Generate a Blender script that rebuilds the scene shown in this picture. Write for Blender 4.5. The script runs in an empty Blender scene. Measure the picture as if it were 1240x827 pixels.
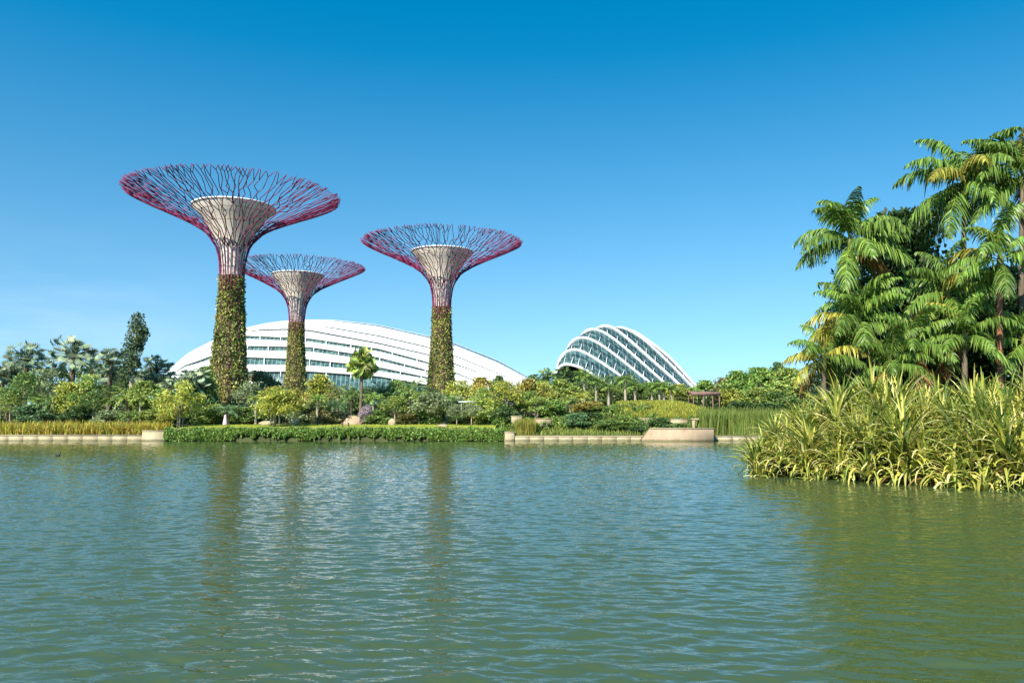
import bpy, math, random
import numpy as np
from math import radians, sin, cos, pi, sqrt
from mathutils import Vector

# ------------------------------------------------------------------ camera, light, exposure
F = 985.0                 # focal length in photo pixels (1240 wide)
HC = 2.8                  # eye height over the water
HORIZON = 508.0
TH = math.atan((HORIZON - 413.5) / F)
SUN_EL, SUN_AZ = 38.0, 208.0     # azimuth clockwise from +Y (view direction): behind the viewer, a little left
SKY_STRENGTH, SUN_STRENGTH, EXPOSURE = 0.118, 4.8, 0.82

sc = bpy.context.scene
COL = sc.collection
cam_d = bpy.data.cameras.new("camera")
cam = bpy.data.objects.new("camera", cam_d)
COL.objects.link(cam)
cam.location = (0, 0, HC)
cam.rotation_euler = (pi / 2 + TH, 0, 0)
cam_d.sensor_width = 36
cam_d.lens = F * 36 / 1240
cam_d.clip_end = 20000
cam_d.clip_start = 0.1
sc.camera = cam

world = bpy.data.worlds.new("World")
sc.world = world
world.use_nodes = True
wn = world.node_tree
wn.nodes.clear()
sky = wn.nodes.new("ShaderNodeTexSky")
sky.sky_type = 'NISHITA'
sky.sun_disc = False
sky.sun_elevation = radians(SUN_EL)
sky.sun_rotation = radians(SUN_AZ)
sky.altitude = 0
sky.air_density = 1.3
sky.dust_density = 0.0
sky.ozone_density = 2.2
tc = wn.nodes.new("ShaderNodeTexCoord")
lift = wn.nodes.new("ShaderNodeVectorMath")     # clear air: no white band on the horizon
lift.operation = 'MULTIPLY_ADD'
lift.inputs[1].default_value = (1, 1, 1.12)
lift.inputs[2].default_value = (0, 0, 0.17)
wn.links.new(tc.outputs['Generated'], lift.inputs[0])
wn.links.new(lift.outputs[0], sky.inputs['Vector'])
hs = wn.nodes.new("ShaderNodeHueSaturation")
hs.inputs['Saturation'].default_value = 1.52
hs.inputs['Hue'].default_value = 0.486
bg = wn.nodes.new("ShaderNodeBackground")
bg.inputs['Strength'].default_value = SKY_STRENGTH
wo = wn.nodes.new("ShaderNodeOutputWorld")
wn.links.new(sky.outputs[0], hs.inputs['Color'])
# a faint torn wisp of cloud in the low sky
sx0 = wn.nodes.new("ShaderNodeSeparateXYZ")
wn.links.new(tc.outputs['Generated'], sx0.inputs[0])
cn = wn.nodes.new("ShaderNodeTexNoise")
cn.inputs['Scale'].default_value = 2.6
cn.inputs['Detail'].default_value = 7
cn.inputs['Roughness'].default_value = 0.6
cm = wn.nodes.new("ShaderNodeMapping")
cm.inputs['Scale'].default_value = (1, 1, 4.5)
cm.inputs['Location'].default_value = (0.35, 0.0, 0.2)
wn.links.new(tc.outputs['Generated'], cm.inputs['Vector'])
wn.links.new(cm.outputs[0], cn.inputs['Vector'])
cr = wn.nodes.new("ShaderNodeMapRange")
cr.inputs['From Min'].default_value = 0.45
cr.inputs['From Max'].default_value = 0.85
cr.inputs['To Max'].default_value = 0.35
wn.links.new(cn.outputs['Fac'], cr.inputs['Value'])
cx_ = wn.nodes.new("ShaderNodeMix")
cx_.data_type = 'RGBA'
cx_.inputs[7].default_value = (5.2, 5.6, 6.0, 1)
sx_ = wn.nodes.new("ShaderNodeSeparateXYZ")
wn.links.new(tc.outputs['Generated'], sx_.inputs[0])
last = cr.outputs[0]
for ax, lo_, hi_ in (('Z', 0.22, 0.10), ('X', -0.30, -0.48)):      # low in the sky, far left only
    mk_ = wn.nodes.new("ShaderNodeMapRange")
    mk_.inputs['From Min'].default_value = lo_
    mk_.inputs['From Max'].default_value = hi_
    mu_ = wn.nodes.new("ShaderNodeMath")
    mu_.operation = 'MULTIPLY'
    wn.links.new(sx_.outputs[ax], mk_.inputs['Value'])
    wn.links.new(last, mu_.inputs[0])
    wn.links.new(mk_.outputs[0], mu_.inputs[1])
    last = mu_.outputs[0]
wn.links.new(last, cx_.inputs[0])
wn.links.new(hs.outputs[0], cx_.inputs[6])
st_ = wn.nodes.new("ShaderNodeMapRange")        # humid pale low sky, deep blue overhead
st_.inputs['From Min'].default_value = 0.0
st_.inputs['From Max'].default_value = 0.42
st_.inputs['To Min'].default_value = 1.16
st_.inputs['To Max'].default_value = 1.5
wn.links.new(sx0.outputs['Z'], st_.inputs['Value'])
wn.links.new(st_.outputs[0], hs.inputs['Saturation'])
wn.links.new(cx_.outputs[2], bg.inputs['Color'])
wn.links.new(bg.outputs[0], wo.inputs['Surface'])

sun_d = bpy.data.lights.new("sun", 'SUN')
sun_d.energy = SUN_STRENGTH
sun_d.angle = radians(0.5)
sun_d.color = (1.0, 0.94, 0.84)
sun = bpy.data.objects.new("sun", sun_d)
COL.objects.link(sun)
sd = Vector((sin(radians(SUN_AZ)) * cos(radians(SUN_EL)), cos(radians(SUN_AZ)) * cos(radians(SUN_EL)), sin(radians(SUN_EL))))
sun.rotation_euler = sd.to_track_quat('Z', 'Y').to_euler()
sun.location = (0, -50, 100)

sc.view_settings.view_transform = 'Standard'
sc.view_settings.look = 'None'
sc.view_settings.exposure = EXPOSURE
sc.view_settings.gamma = 1
sc.render.engine = 'CYCLES'
sc.cycles.max_bounces = 6
sc.cycles.diffuse_bounces = 2
sc.cycles.glossy_bounces = 3
sc.cycles.transmission_bounces = 3
sc.cycles.transparent_max_bounces = 4
sc.cycles.use_denoising = True

rng = np.random.default_rng(7)
random.seed(7)


# ------------------------------------------------------------------ measuring helpers
def un(px, py, Y):
    """point at distance Y (world y) that the photo shows at (px, py)"""
    xc, yc = (px - 620) / F, -(py - 413.5) / F
    d = np.array([xc, cos(TH) - yc * sin(TH), sin(TH) + yc * cos(TH)])
    t = Y / d[1]
    return np.array([0, 0, HC]) + d * t


def gp(px, py, z=0.0):
    xc, yc = (px - 620) / F, -(py - 413.5) / F
    d = np.array([xc, cos(TH) - yc * sin(TH), sin(TH) + yc * cos(TH)])
    t = (z - HC) / d[2]
    return np.array([0, 0, HC]) + d * t


def X(px, Y, py=500):
    return float(un(px, py, Y)[0])


def Zat(py, Y, px=620):
    return float(un(px, py, Y)[2])


def ppm(Y):
    return F / Y            # photo pixels per metre at distance Y


def sm(t):
    t = np.clip(t, 0, 1)
    return t * t * (3 - 2 * t)


SHORE = 106.0


def gz(x, Y):
    """terrain of the far shore"""
    x = np.asarray(x, float)
    Y = np.asarray(Y, float)
    s0 = 0.8 + 0.80 * sm((x + 45.6) / 0.6) * (1 - sm((x + 1.5) / 0.6))
    z = s0 + (2.05 - s0) * sm((Y - 107) / 12)
    z = z + 3.1 * sm((x + 2) / 22) * sm((Y - 110) / 20) * (1 - 0.6 * sm((x - 25) / 9))
    z = z + 2.5 * sm((Y - 135) / 45)
    return z


def bank(x, Y):
    """terrain of the near right bank, -1.5 = lake bed"""
    x = np.asarray(x, float)
    Y = np.asarray(Y, float)
    xb = np.where(Y < 42, 12.3 + (42 - Y) * 0.97, 12.3 + (Y - 42) * 0.36)
    d = x - xb
    return -1.5 + 2.0 * sm((d + 0.8) / 1.8) + 0.9 * sm((d - 1) / 7)


def ground(x, Y):
    return np.where(np.asarray(Y) > SHORE + 0.2, np.maximum(gz(x, Y), bank(x, np.minimum(Y, 130)) * 0 - 1.5), bank(x, Y))


# ------------------------------------------------------------------ mesh helpers
class MB:
    """collects quads / triangles and links them as ONE mesh object"""
    def __init__(self):
        self.V, self.Fq, self.Ft, self.n = [], [], [], 0
        self.Mq, self.Mt = [], []

    def add(self, V, quads=None, tris=None, mi=0):
        V = np.asarray(V, float).reshape(-1, 3)
        if quads is not None and len(quads):
            q = np.asarray(quads, int) + self.n
            self.Fq.append(q)
            self.Mq.append(np.full(len(q), mi))
        if tris is not None and len(tris):
            t = np.asarray(tris, int) + self.n
            self.Ft.append(t)
            self.Mt.append(np.full(len(t), mi))
        self.V.append(V)
        self.n += len(V)
        return self

    def mesh(self, name, mats, smooth=False):
        me = bpy.data.meshes.new(name)
        V = np.concatenate(self.V) if self.V else np.zeros((0, 3))
        q = np.concatenate(self.Fq) if self.Fq else np.zeros((0, 4), int)
        t = np.concatenate(self.Ft) if self.Ft else np.zeros((0, 3), int)
        me.vertices.add(len(V))
        me.vertices.foreach_set('co', V.astype(np.float32).ravel())
        me.loops.add(len(q) * 4 + len(t) * 3)
        me.loops.foreach_set('vertex_index', np.concatenate([q.ravel(), t.ravel()]).astype(np.int32))
        me.polygons.add(len(q) + len(t))
        ls = np.concatenate([np.arange(len(q)) * 4, len(q) * 4 + np.arange(len(t)) * 3]).astype(np.int32)
        me.polygons.foreach_set('loop_start', ls)
        mi = np.concatenate([np.concatenate(self.Mq) if self.Mq else [], np.concatenate(self.Mt) if self.Mt else []]).astype(np.int32)
        if len(mi):
            me.polygons.foreach_set('material_index', mi)
        for m in (mats if isinstance(mats, (list, tuple)) else [mats]):
            me.materials.append(m)
        if smooth:
            me.polygons.foreach_set('use_smooth', np.ones(len(q) + len(t), bool))
        me.update(calc_edges=True)
        me.validate()
        return me

    def build(self, name, mats, parent=None, smooth=False):
        return obj(name, self.mesh(name, mats, smooth), parent)


def obj(name, me, parent=None, loc=None, color=None):
    o = bpy.data.objects.new(name, me)
    COL.objects.link(o)
    if parent:
        o.parent = parent
    if loc is not None:
        o.location = [float(v) for v in loc]
    if color:
        o.color = (*color, 1)
    return o


def tag(o, label=None, cat=None, group=None, kind=None):
    if label:
        o['label'] = label
    if cat:
        o['category'] = cat
    if group:
        o['group'] = group
    if kind:
        o['kind'] = kind
    return o


def empty(name, loc=(0, 0, 0), label=None, cat=None, group=None):
    o = bpy.data.objects.new(name, None)
    o.empty_display_size = 0.3
    COL.objects.link(o)
    o.location = [float(v) for v in loc]
    return tag(o, label, cat, group)


BOXQ = [(0, 3, 2, 1), (4, 5, 6, 7), (0, 1, 5, 4), (1, 2, 6, 5), (2, 3, 7, 6), (3, 0, 4, 7)]


def box(mb, x0, x1, y0, y1, z0, z1, mi=0):
    V = [(x0, y0, z0), (x1, y0, z0), (x1, y1, z0), (x0, y1, z0), (x0, y0, z1), (x1, y0, z1), (x1, y1, z1), (x0, y1, z1)]
    return mb.add(V, BOXQ, mi=mi)


def tube(mb, pts, radii, n=6, mi=0, cap=True):
    pts = np.asarray(pts, float)
    k = len(pts)
    radii = np.broadcast_to(np.asarray(radii, float), (k,))
    tan = np.gradient(pts, axis=0)
    tan /= np.linalg.norm(tan, axis=1)[:, None] + 1e-9
    ref = np.array([1.0, 0, 0]) if abs(tan[0][0]) < 0.9 else np.array([0, 1.0, 0])
    V = []
    for i in range(k):
        a = np.cross(tan[i], ref)
        a /= np.linalg.norm(a) + 1e-9
        b = np.cross(tan[i], a)
        ref = -np.cross(tan[i], a) * 0 + np.cross(a, tan[i])
        ang = np.arange(n) * 2 * pi / n
        V.append(pts[i] + radii[i] * (np.cos(ang)[:, None] * a + np.sin(ang)[:, None] * b))
        ref = np.cross(a, tan[i])
    V = np.concatenate(V)
    Q = [(i * n + j, i * n + (j + 1) % n, (i + 1) * n + (j + 1) % n, (i + 1) * n + j) for i in range(k - 1) for j in range(n)]
    T = []
    if cap:
        V = np.concatenate([V, pts[:1], pts[-1:]])
        c0, c1 = k * n, k * n + 1
        T = [(c0, (j + 1) % n, j) for j in range(n)] + [(c1, (k - 1) * n + j, (k - 1) * n + (j + 1) % n) for j in range(n)]
    return mb.add(V, Q, T, mi)


def lathe(mb, prof, n=32, mi=0, cx=0, cy=0):
    prof = np.asarray(prof, float)
    a = np.arange(n) * 2 * pi / n
    V = np.concatenate([np.stack([cx + r * np.cos(a), cy + r * np.sin(a), np.full(n, z)], 1) for r, z in prof])
    k = len(prof)
    Q = [(i * n + j, i * n + (j + 1) % n, (i + 1) * n + (j + 1) % n, (i + 1) * n + j) for i in range(k - 1) for j in range(n)]
    return mb.add(V, Q, mi=mi)


def norm(v):
    return v / (np.linalg.norm(v, axis=-1, keepdims=True) + 1e-9)


def leaves(mb, P, D, L, W, fold=0.25, mi=0):
    """diamond leaves at P pointing along D"""
    n = len(P)
    D = norm(D)
    r = rng.normal(size=(n, 3))
    S = norm(np.cross(D, r))
    N = np.cross(S, D)
    L = np.broadcast_to(L, (n,))[:, None]
    W = np.broadcast_to(W, (n,))[:, None]
    a = P - D * L * 0.5
    b = P + S * W * 0.5 + N * W * fold
    c = P + D * L * 0.5
    d = P - S * W * 0.5 + N * W * fold
    V = np.stack([a, b, c, d], 1).reshape(-1, 3)
    Q = np.arange(n * 4).reshape(n, 4)
    return mb.add(V, Q, mi=mi)


def ribbons(mb, paths, W, side, fold=0.0, mi=0):
    """paths (n,k,3), W (n,k) widths, side (n,3) or (n,k,3)"""
    n, k, _ = paths.shape
    if side.ndim == 2:
        side = np.repeat(side[:, None, :], k, 1)
    if fold:
        tan = np.gradient(paths, axis=1)
        nn = norm(np.cross(side, tan))
        off = nn * (W * fold)[..., None]
        A = paths + side * (W * 0.5)[..., None] + off
        B = paths
        C = paths - side * (W * 0.5)[..., None] + off
        V = np.stack([A, B, C], 2).reshape(-1, 3)
        base = (np.arange(n)[:, None] * k + np.arange(k - 1)[None]).reshape(-1, 1) * 3
        Q = np.concatenate([base + np.array([[0, 1, 4, 3]]), base + np.array([[1, 2, 5, 4]])])
    else:
        A = paths + side * (W * 0.5)[..., None]
        C = paths - side * (W * 0.5)[..., None]
        V = np.stack([A, C], 2).reshape(-1, 3)
        base = (np.arange(n)[:, None] * k + np.arange(k - 1)[None]).reshape(-1, 1) * 2
        Q = base + np.array([[0, 1, 3, 2]])
    return mb.add(V, Q, mi=mi)


# ------------------------------------------------------------------ materials
def newmat(name):
    m = bpy.data.materials.new(name)
    m.use_nodes = True
    nt = m.node_tree
    nt.nodes.clear()
    out = nt.nodes.new("ShaderNodeOutputMaterial")
    return m, nt, out


def principled(nt, color=None, rough=0.6, spec=0.3, metal=0.0):
    p = nt.nodes.new("ShaderNodeBsdfPrincipled")
    if color is not None:
        p.inputs['Base Color'].default_value = (*color, 1)
    p.inputs['Roughness'].default_value = rough
    p.inputs['Specular IOR Level'].default_value = spec
    p.inputs['Metallic'].default_value = metal
    return p


def ramp(nt, stops, const=False):
    r = nt.nodes.new("ShaderNodeValToRGB")
    r.color_ramp.interpolation = 'CONSTANT' if const else 'LINEAR'
    e = r.color_ramp.elements
    while len(e) < len(stops):
        e.new(0.5)
    for i, (p, c) in enumerate(stops):
        e[i].position = p
        e[i].color = (*c, 1)
    return r


def noise(nt, scale, detail=4, rough=0.55, vec=None, mscale=None):
    t = nt.nodes.new("ShaderNodeTexNoise")
    t.inputs['Scale'].default_value = scale
    t.inputs['Detail'].default_value = detail
    t.inputs['Roughness'].default_value = rough
    g = nt.nodes.new("ShaderNodeNewGeometry")
    if mscale:
        mp = nt.nodes.new("ShaderNodeMapping")
        mp.inputs['Scale'].default_value = mscale
        nt.links.new(g.outputs['Position'], mp.inputs['Vector'])
        nt.links.new(mp.outputs[0], t.inputs['Vector'])
    else:
        nt.links.new(g.outputs['Position'], t.inputs['Vector'])
    return t


def simple(name, c1, c2=None, scale=1.0, rough=0.7, spec=0.3, metal=0.0, bump=0.0, mscale=None):
    m, nt, out = newmat(name)
    p = principled(nt, c1, rough, spec, metal)
    if c2 is not None:
        t = noise(nt, scale, 5, 0.6, mscale=mscale)
        r = ramp(nt, [(0.32, c1), (0.68, c2)])
        nt.links.new(t.outputs['Fac'], r.inputs[0])
        nt.links.new(r.outputs[0], p.inputs['Base Color'])
        if bump:
            b = nt.nodes.new("ShaderNodeBump")
            b.inputs['Strength'].default_value = bump
            b.inputs['Distance'].default_value = 0.1
            nt.links.new(t.outputs['Fac'], b.inputs['Height'])
            nt.links.new(b.outputs[0], p.inputs['Normal'])
    nt.links.new(p.outputs[0], out.inputs['Surface'])
    return m


def foliage(name, hue=0.05, val=(0.55, 1.45), rough=0.45, spec=0.35, trans=0.3, stops=None, objcol=True):
    """leaf material: the object's own colour varied leaf by leaf"""
    m, nt, out = newmat(name)
    g = nt.nodes.new("ShaderNodeNewGeometry")
    p = principled(nt, (0.05, 0.1, 0.03), rough, spec)
    tr = nt.nodes.new("ShaderNodeBsdfTranslucent")
    mix = nt.nodes.new("ShaderNodeMixShader")
    mix.inputs[0].default_value = trans
    h = nt.nodes.new("ShaderNodeHueSaturation")
    wnz = nt.nodes.new("ShaderNodeTexWhiteNoise")
    wnz.noise_dimensions = '1D'
    nt.links.new(g.outputs['Random Per Island'], wnz.inputs['W'])
    mh = nt.nodes.new("ShaderNodeMapRange")
    mh.inputs['To Min'].default_value = 0.5 - hue
    mh.inputs['To Max'].default_value = 0.5 + hue
    mv = nt.nodes.new("ShaderNodeMapRange")
    mv.inputs['To Min'].default_value = val[0]
    mv.inputs['To Max'].default_value = val[1]
    nt.links.new(wnz.outputs['Value'], mh.inputs['Value'])
    nt.links.new(g.outputs['Random Per Island'], mv.inputs['Value'])
    nt.links.new(mh.outputs[0], h.inputs['Hue'])
    nt.links.new(mv.outputs[0], h.inputs['Value'])
    if stops:
        r = ramp(nt, stops, True)
        w2 = nt.nodes.new("ShaderNodeTexWhiteNoise")
        w2.noise_dimensions = '1D'
        ad = nt.nodes.new("ShaderNodeMath")
        ad.operation = 'ADD'
        ad.inputs[1].default_value = 3.7
        nt.links.new(g.outputs['Random Per Island'], ad.inputs[0])
        nt.links.new(ad.outputs[0], w2.inputs['W'])
        nt.links.new(w2.outputs['Value'], r.inputs[0])
        nt.links.new(r.outputs[0], h.inputs['Color'])
    else:
        oi = nt.nodes.new("ShaderNodeObjectInfo")
        nt.links.new(oi.outputs['Color'], h.inputs['Color'])
    nt.links.new(h.outputs[0], p.inputs['Base Color'])
    nt.links.new(h.outputs[0], tr.inputs['Color'])
    nt.links.new(p.outputs[0], mix.inputs[1])
    nt.links.new(tr.outputs[0], mix.inputs[2])
    nt.links.new(mix.outputs[0], out.inputs['Surface'])
    return m


M_leaf = foliage("leaf_matter", 0.04, (0.4, 1.75))
M_frond = foliage("palm_frond_matter", 0.025, (0.4, 1.6), 0.4, 0.4, 0.25)
M_strap = foliage("strap_leaf_matter", 0.015, (0.6, 1.35), 0.55, 0.25, 0.3, stops=[
    (0.0, (0.42, 0.43, 0.07)), (0.26, (0.58, 0.54, 0.12)), (0.48, (0.26, 0.33, 0.06)), (0.70, (0.11, 0.18, 0.035)), (0.84, (0.70, 0.66, 0.27)), (0.975, (0.42, 0.24, 0.08))])
M_reed = foliage("reed_matter", 0.05, (0.45, 1.5), 0.5, 0.3, 0.3)
M_skin = foliage("planted_skin_matter", 0.02, (0.6, 1.45), 0.5, 0.3, 0.15, stops=[
    (0.0, (0.26, 0.31, 0.06)), (0.28, (0.44, 0.43, 0.11)), (0.46, (0.13, 0.21, 0.045)), (0.66, (0.32, 0.24, 0.12)), (0.75, (0.24, 0.13, 0.12)), (0.83, (0.52, 0.47, 0.24)), (0.94, (0.05, 0.06, 0.03))])
_nt = M_skin.node_tree                    # planted in patches: whole beds paler or darker than the next
_h = [n_ for n_ in _nt.nodes if n_.type == 'HUE_SAT'][0]
_src = _h.inputs['Color'].links[0].from_socket
_nz = noise(_nt, 0.75, 3, 0.6, mscale=(1, 1, 0.45))
_rp = ramp(_nt, [(0.35, (0.45, 0.50, 0.45)), (0.5, (0.95, 1.0, 0.85)), (0.68, (1.35, 1.25, 1.0))])
_mx = _nt.nodes.new("ShaderNodeMix")
_mx.data_type = 'RGBA'
_mx.blend_type = 'MULTIPLY'
_mx.inputs[0].default_value = 1.0
_nt.links.new(_nz.outputs['Fac'], _rp.inputs[0])
_nt.links.new(_src, _mx.inputs[6])
_nt.links.new(_rp.outputs[0], _mx.inputs[7])
_nt.links.new(_mx.outputs[2], _h.inputs['Color'])
M_bark = simple("bark", (0.10, 0.075, 0.05), (0.20, 0.16, 0.11), 3.0, 0.9, 0.1, mscale=(1, 1, 0.3), bump=0.5)
M_stem = simple("dark_stem", (0.03, 0.024, 0.016), (0.06, 0.05, 0.03), 3.0, 0.9, 0.1)
M_palebark = simple("pale_bark", (0.28, 0.24, 0.17), (0.42, 0.37, 0.28), 3.0, 0.9, 0.1, mscale=(1, 1, 0.3))
M_redbark = simple("ringed_bark", (0.20, 0.075, 0.04), (0.34, 0.16, 0.09), 6.0, 0.8, 0.2, mscale=(0.3, 0.3, 3), bump=0.6)
M_soil = simple("ground_soil", (0.05, 0.06, 0.025), (0.08, 0.095, 0.035), 0.6, 0.95, 0.1)
M_lawn = simple("lawn_grass", (0.24, 0.30, 0.04), (0.36, 0.36, 0.06), 1.2, 0.9, 0.1)
def stained(name, c1, c2, c3):
    """stone with weather blotches and an algae line above the water"""
    m, nt, out = newmat(name)
    p = principled(nt, c1, 0.85, 0.2)
    t = noise(nt, 0.9, 6, 0.65, mscale=(1, 1, 0.6))
    r = ramp(nt, [(0.3, c1), (0.55, c2), (0.72, c3)])
    nt.links.new(t.outputs['Fac'], r.inputs[0])
    g = nt.nodes.new("ShaderNodeNewGeometry")
    sx = nt.nodes.new("ShaderNodeSeparateXYZ")
    nt.links.new(g.outputs['Position'], sx.inputs[0])
    t2 = noise(nt, 2.2, 4, 0.6)
    ma = nt.nodes.new("ShaderNodeMath")
    ma.operation = 'MULTIPLY_ADD'
    ma.inputs[1].default_value = -0.45
    nt.links.new(t2.outputs['Fac'], ma.inputs[0])
    nt.links.new(sx.outputs['Z'], ma.inputs[2])
    mr = nt.nodes.new("ShaderNodeMapRange")
    mr.inputs['From Min'].default_value = -0.05
    mr.inputs['From Max'].default_value = 0.10
    mr.inputs['To Min'].default_value = 0.8
    mr.inputs['To Max'].default_value = 0.0
    nt.links.new(ma.outputs[0], mr.inputs['Value'])
    mx = nt.nodes.new("ShaderNodeMix")
    mx.data_type = 'RGBA'
    mx.inputs[7].default_value = (0.13, 0.12, 0.05, 1)
    nt.links.new(mr.outputs[0], mx.inputs[0])
    nt.links.new(r.outputs[0], mx.inputs[6])
    nt.links.new(mx.outputs[2], p.inputs['Base Color'])
    nt.links.new(p.outputs[0], out.inputs['Surface'])
    return m


M_stone = stained("pale_stone", (0.33, 0.27, 0.16), (0.42, 0.35, 0.22), (0.47, 0.41, 0.29))
M_pinkstone = stained("pink_stone", (0.33, 0.24, 0.155), (0.41, 0.31, 0.20), (0.46, 0.36, 0.26))
M_white = simple("white_paint", (0.80, 0.80, 0.78), (0.74, 0.74, 0.72), 0.05, 0.45, 0.4)
M_roof, _nt, _o = newmat("roof_panel")
_p = principled(_nt, (0.8, 0.8, 0.78), 0.45, 0.4)
_w = _nt.nodes.new("ShaderNodeTexWave")
_w.inputs['Scale'].default_value = 0.10
_w.inputs['Distortion'].default_value = 0.0
_g = _nt.nodes.new("ShaderNodeNewGeometry")
_nt.links.new(_g.outputs['Position'], _w.inputs['Vector'])
_r = ramp(_nt, [(0.02, (0.60, 0.60, 0.58)), (0.07, (0.80, 0.80, 0.78))])
_nt.links.new(_w.outputs['Fac'], _r.inputs[0])
_d = noise(_nt, 0.10, 6, 0.65, mscale=(1, 1, 3))
_r2 = ramp(_nt, [(0.3, (0.86, 0.85, 0.82)), (0.6, (1, 1, 1))])
_nt.links.new(_d.outputs['Fac'], _r2.inputs[0])
_m = _nt.nodes.new("ShaderNodeMix")
_m.data_type = 'RGBA'
_m.blend_type = 'MULTIPLY'
_m.inputs[0].default_value = 1
_nt.links.new(_r.outputs[0], _m.inputs[6])
_nt.links.new(_r2.outputs[0], _m.inputs[7])
_nt.links.new(_m.outputs[2], _p.inputs['Base Color'])
_nt.links.new(_p.outputs[0], _o.inputs['Surface'])
M_core = simple("pale_concrete", (0.74, 0.67, 0.56), (0.82, 0.77, 0.68), 0.5, 0.8, 0.2, mscale=(1, 1, 0.25))
M_steel = simple("magenta_steel", (0.22, 0.02, 0.075), (0.15, 0.017, 0.065), 0.3, 0.5, 0.3)
M_frame = simple("planter_frame", (0.16, 0.12, 0.07), (0.26, 0.22, 0.10), 0.6, 0.9, 0.1)
M_wood = simple("dark_timber", (0.17, 0.10, 0.08), (0.26, 0.16, 0.14), 2.0, 0.8, 0.2, mscale=(1, 1, 0.3))
M_dark = simple("dark_metal", (0.03, 0.03, 0.03), None, rough=0.5)
M_canvas = simple("pale_canopy", (0.55, 0.66, 0.62), (0.62, 0.70, 0.66), 1.0, 0.7)


def glass_mat():
    m, nt, out = newmat("green_glass")
    p = principled(nt, (0.02, 0.05, 0.05), 0.08, 0.6)
    t = noise(nt, 0.35, 4, 0.65, mscale=(1, 1, 2.0))
    r = ramp(nt, [(0.30, (0.02, 0.04, 0.042)), (0.5, (0.045, 0.10, 0.095)), (0.72, (0.16, 0.29, 0.26))])
    nt.links.new(t.outputs['Fac'], r.inputs[0])
    w = nt.nodes.new("ShaderNodeTexWave")
    w.inputs['Scale'].default_value = 0.17
    g = nt.nodes.new("ShaderNodeNewGeometry")
    nt.links.new(g.outputs['Position'], w.inputs['Vector'])
    wr = ramp(nt, [(0.06, (1, 1, 1)), (0.14, (0, 0, 0))])
    nt.links.new(w.outputs['Fac'], wr.inputs[0])
    mx = nt.nodes.new("ShaderNodeMix")
    mx.data_type = 'RGBA'
    mx.inputs[7].default_value = (0.17, 0.23, 0.22, 1)
    nt.links.new(wr.outputs[0], mx.inputs[0])
    nt.links.new(r.outputs[0], mx.inputs[6])
    nt.links.new(mx.outputs[2], p.inputs['Base Color'])
    nt.links.new(p.outputs[0], out.inputs['Surface'])
    return m


M_glass = glass_mat()


def water_mat():
    m, nt, out = newmat("lake_water")
    p = principled(nt, (0.054, 0.083, 0.029), 0.03, 0.5)
    p.inputs['IOR'].default_value = 1.33
    specs = [((2.4, 6.0, 1), 1.0, 2, 0.012), ((8, 16, 1), 1.0, 1, 0.004)]
    acc = None
    for k, (ms, s, d, amp) in enumerate(specs):
        t = noise(nt, s, d, 0.5, mscale=ms)
        mu = nt.nodes.new("ShaderNodeMath")
        mu.operation = 'MULTIPLY_ADD'
        mu.inputs[1].default_value = amp
        mu.inputs[2].default_value = 0
        nt.links.new(t.outputs['Fac'], mu.inputs[0])
        if acc is not None:
            nt.links.new(acc.outputs[0], mu.inputs[2])
        acc = mu
    b = nt.nodes.new("ShaderNodeBump")
    b.inputs['Strength'].default_value = 1.0
    b.inputs['Distance'].default_value = 1.0
    nt.links.new(acc.outputs[0], b.inputs['Height'])
    nt.links.new(b.outputs[0], p.inputs['Normal'])
    nt.links.new(p.outputs[0], out.inputs['Surface'])
    return m


M_water = water_mat()

# ------------------------------------------------------------------ the setting
def grid(xs, ys, zf):
    gx, gy = np.meshgrid(xs, ys)
    V = np.stack([gx, gy, zf(gx, gy)], -1).reshape(-1, 3)
    nx, ny = len(xs), len(ys)
    i = (np.arange(ny - 1)[:, None] * nx + np.arange(nx - 1)[None]).reshape(-1, 1)
    return V, i + np.array([[0, 1, nx + 1, nx]])


xs = np.concatenate([[-6000, -2000, -800, -400, -250], np.arange(-160, 0, 3.0), np.arange(0, 70, 1.0), np.arange(70, 161, 4.0), [250, 400, 800, 2000, 6000]])
ys = np.concatenate([[-600, -200, -50, 0, 20], np.arange(26, 60, 0.8), np.arange(60, 106, 3.0), [106.1, 106.3], np.arange(107, 190, 1.5), np.arange(190, 420, 10.0), [500, 800, 1500, 3000, 8000]])
V, Q = grid(xs, ys, ground)
tag(MB().add(V, Q).build('ground', M_soil, smooth=True), kind='structure')


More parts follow.
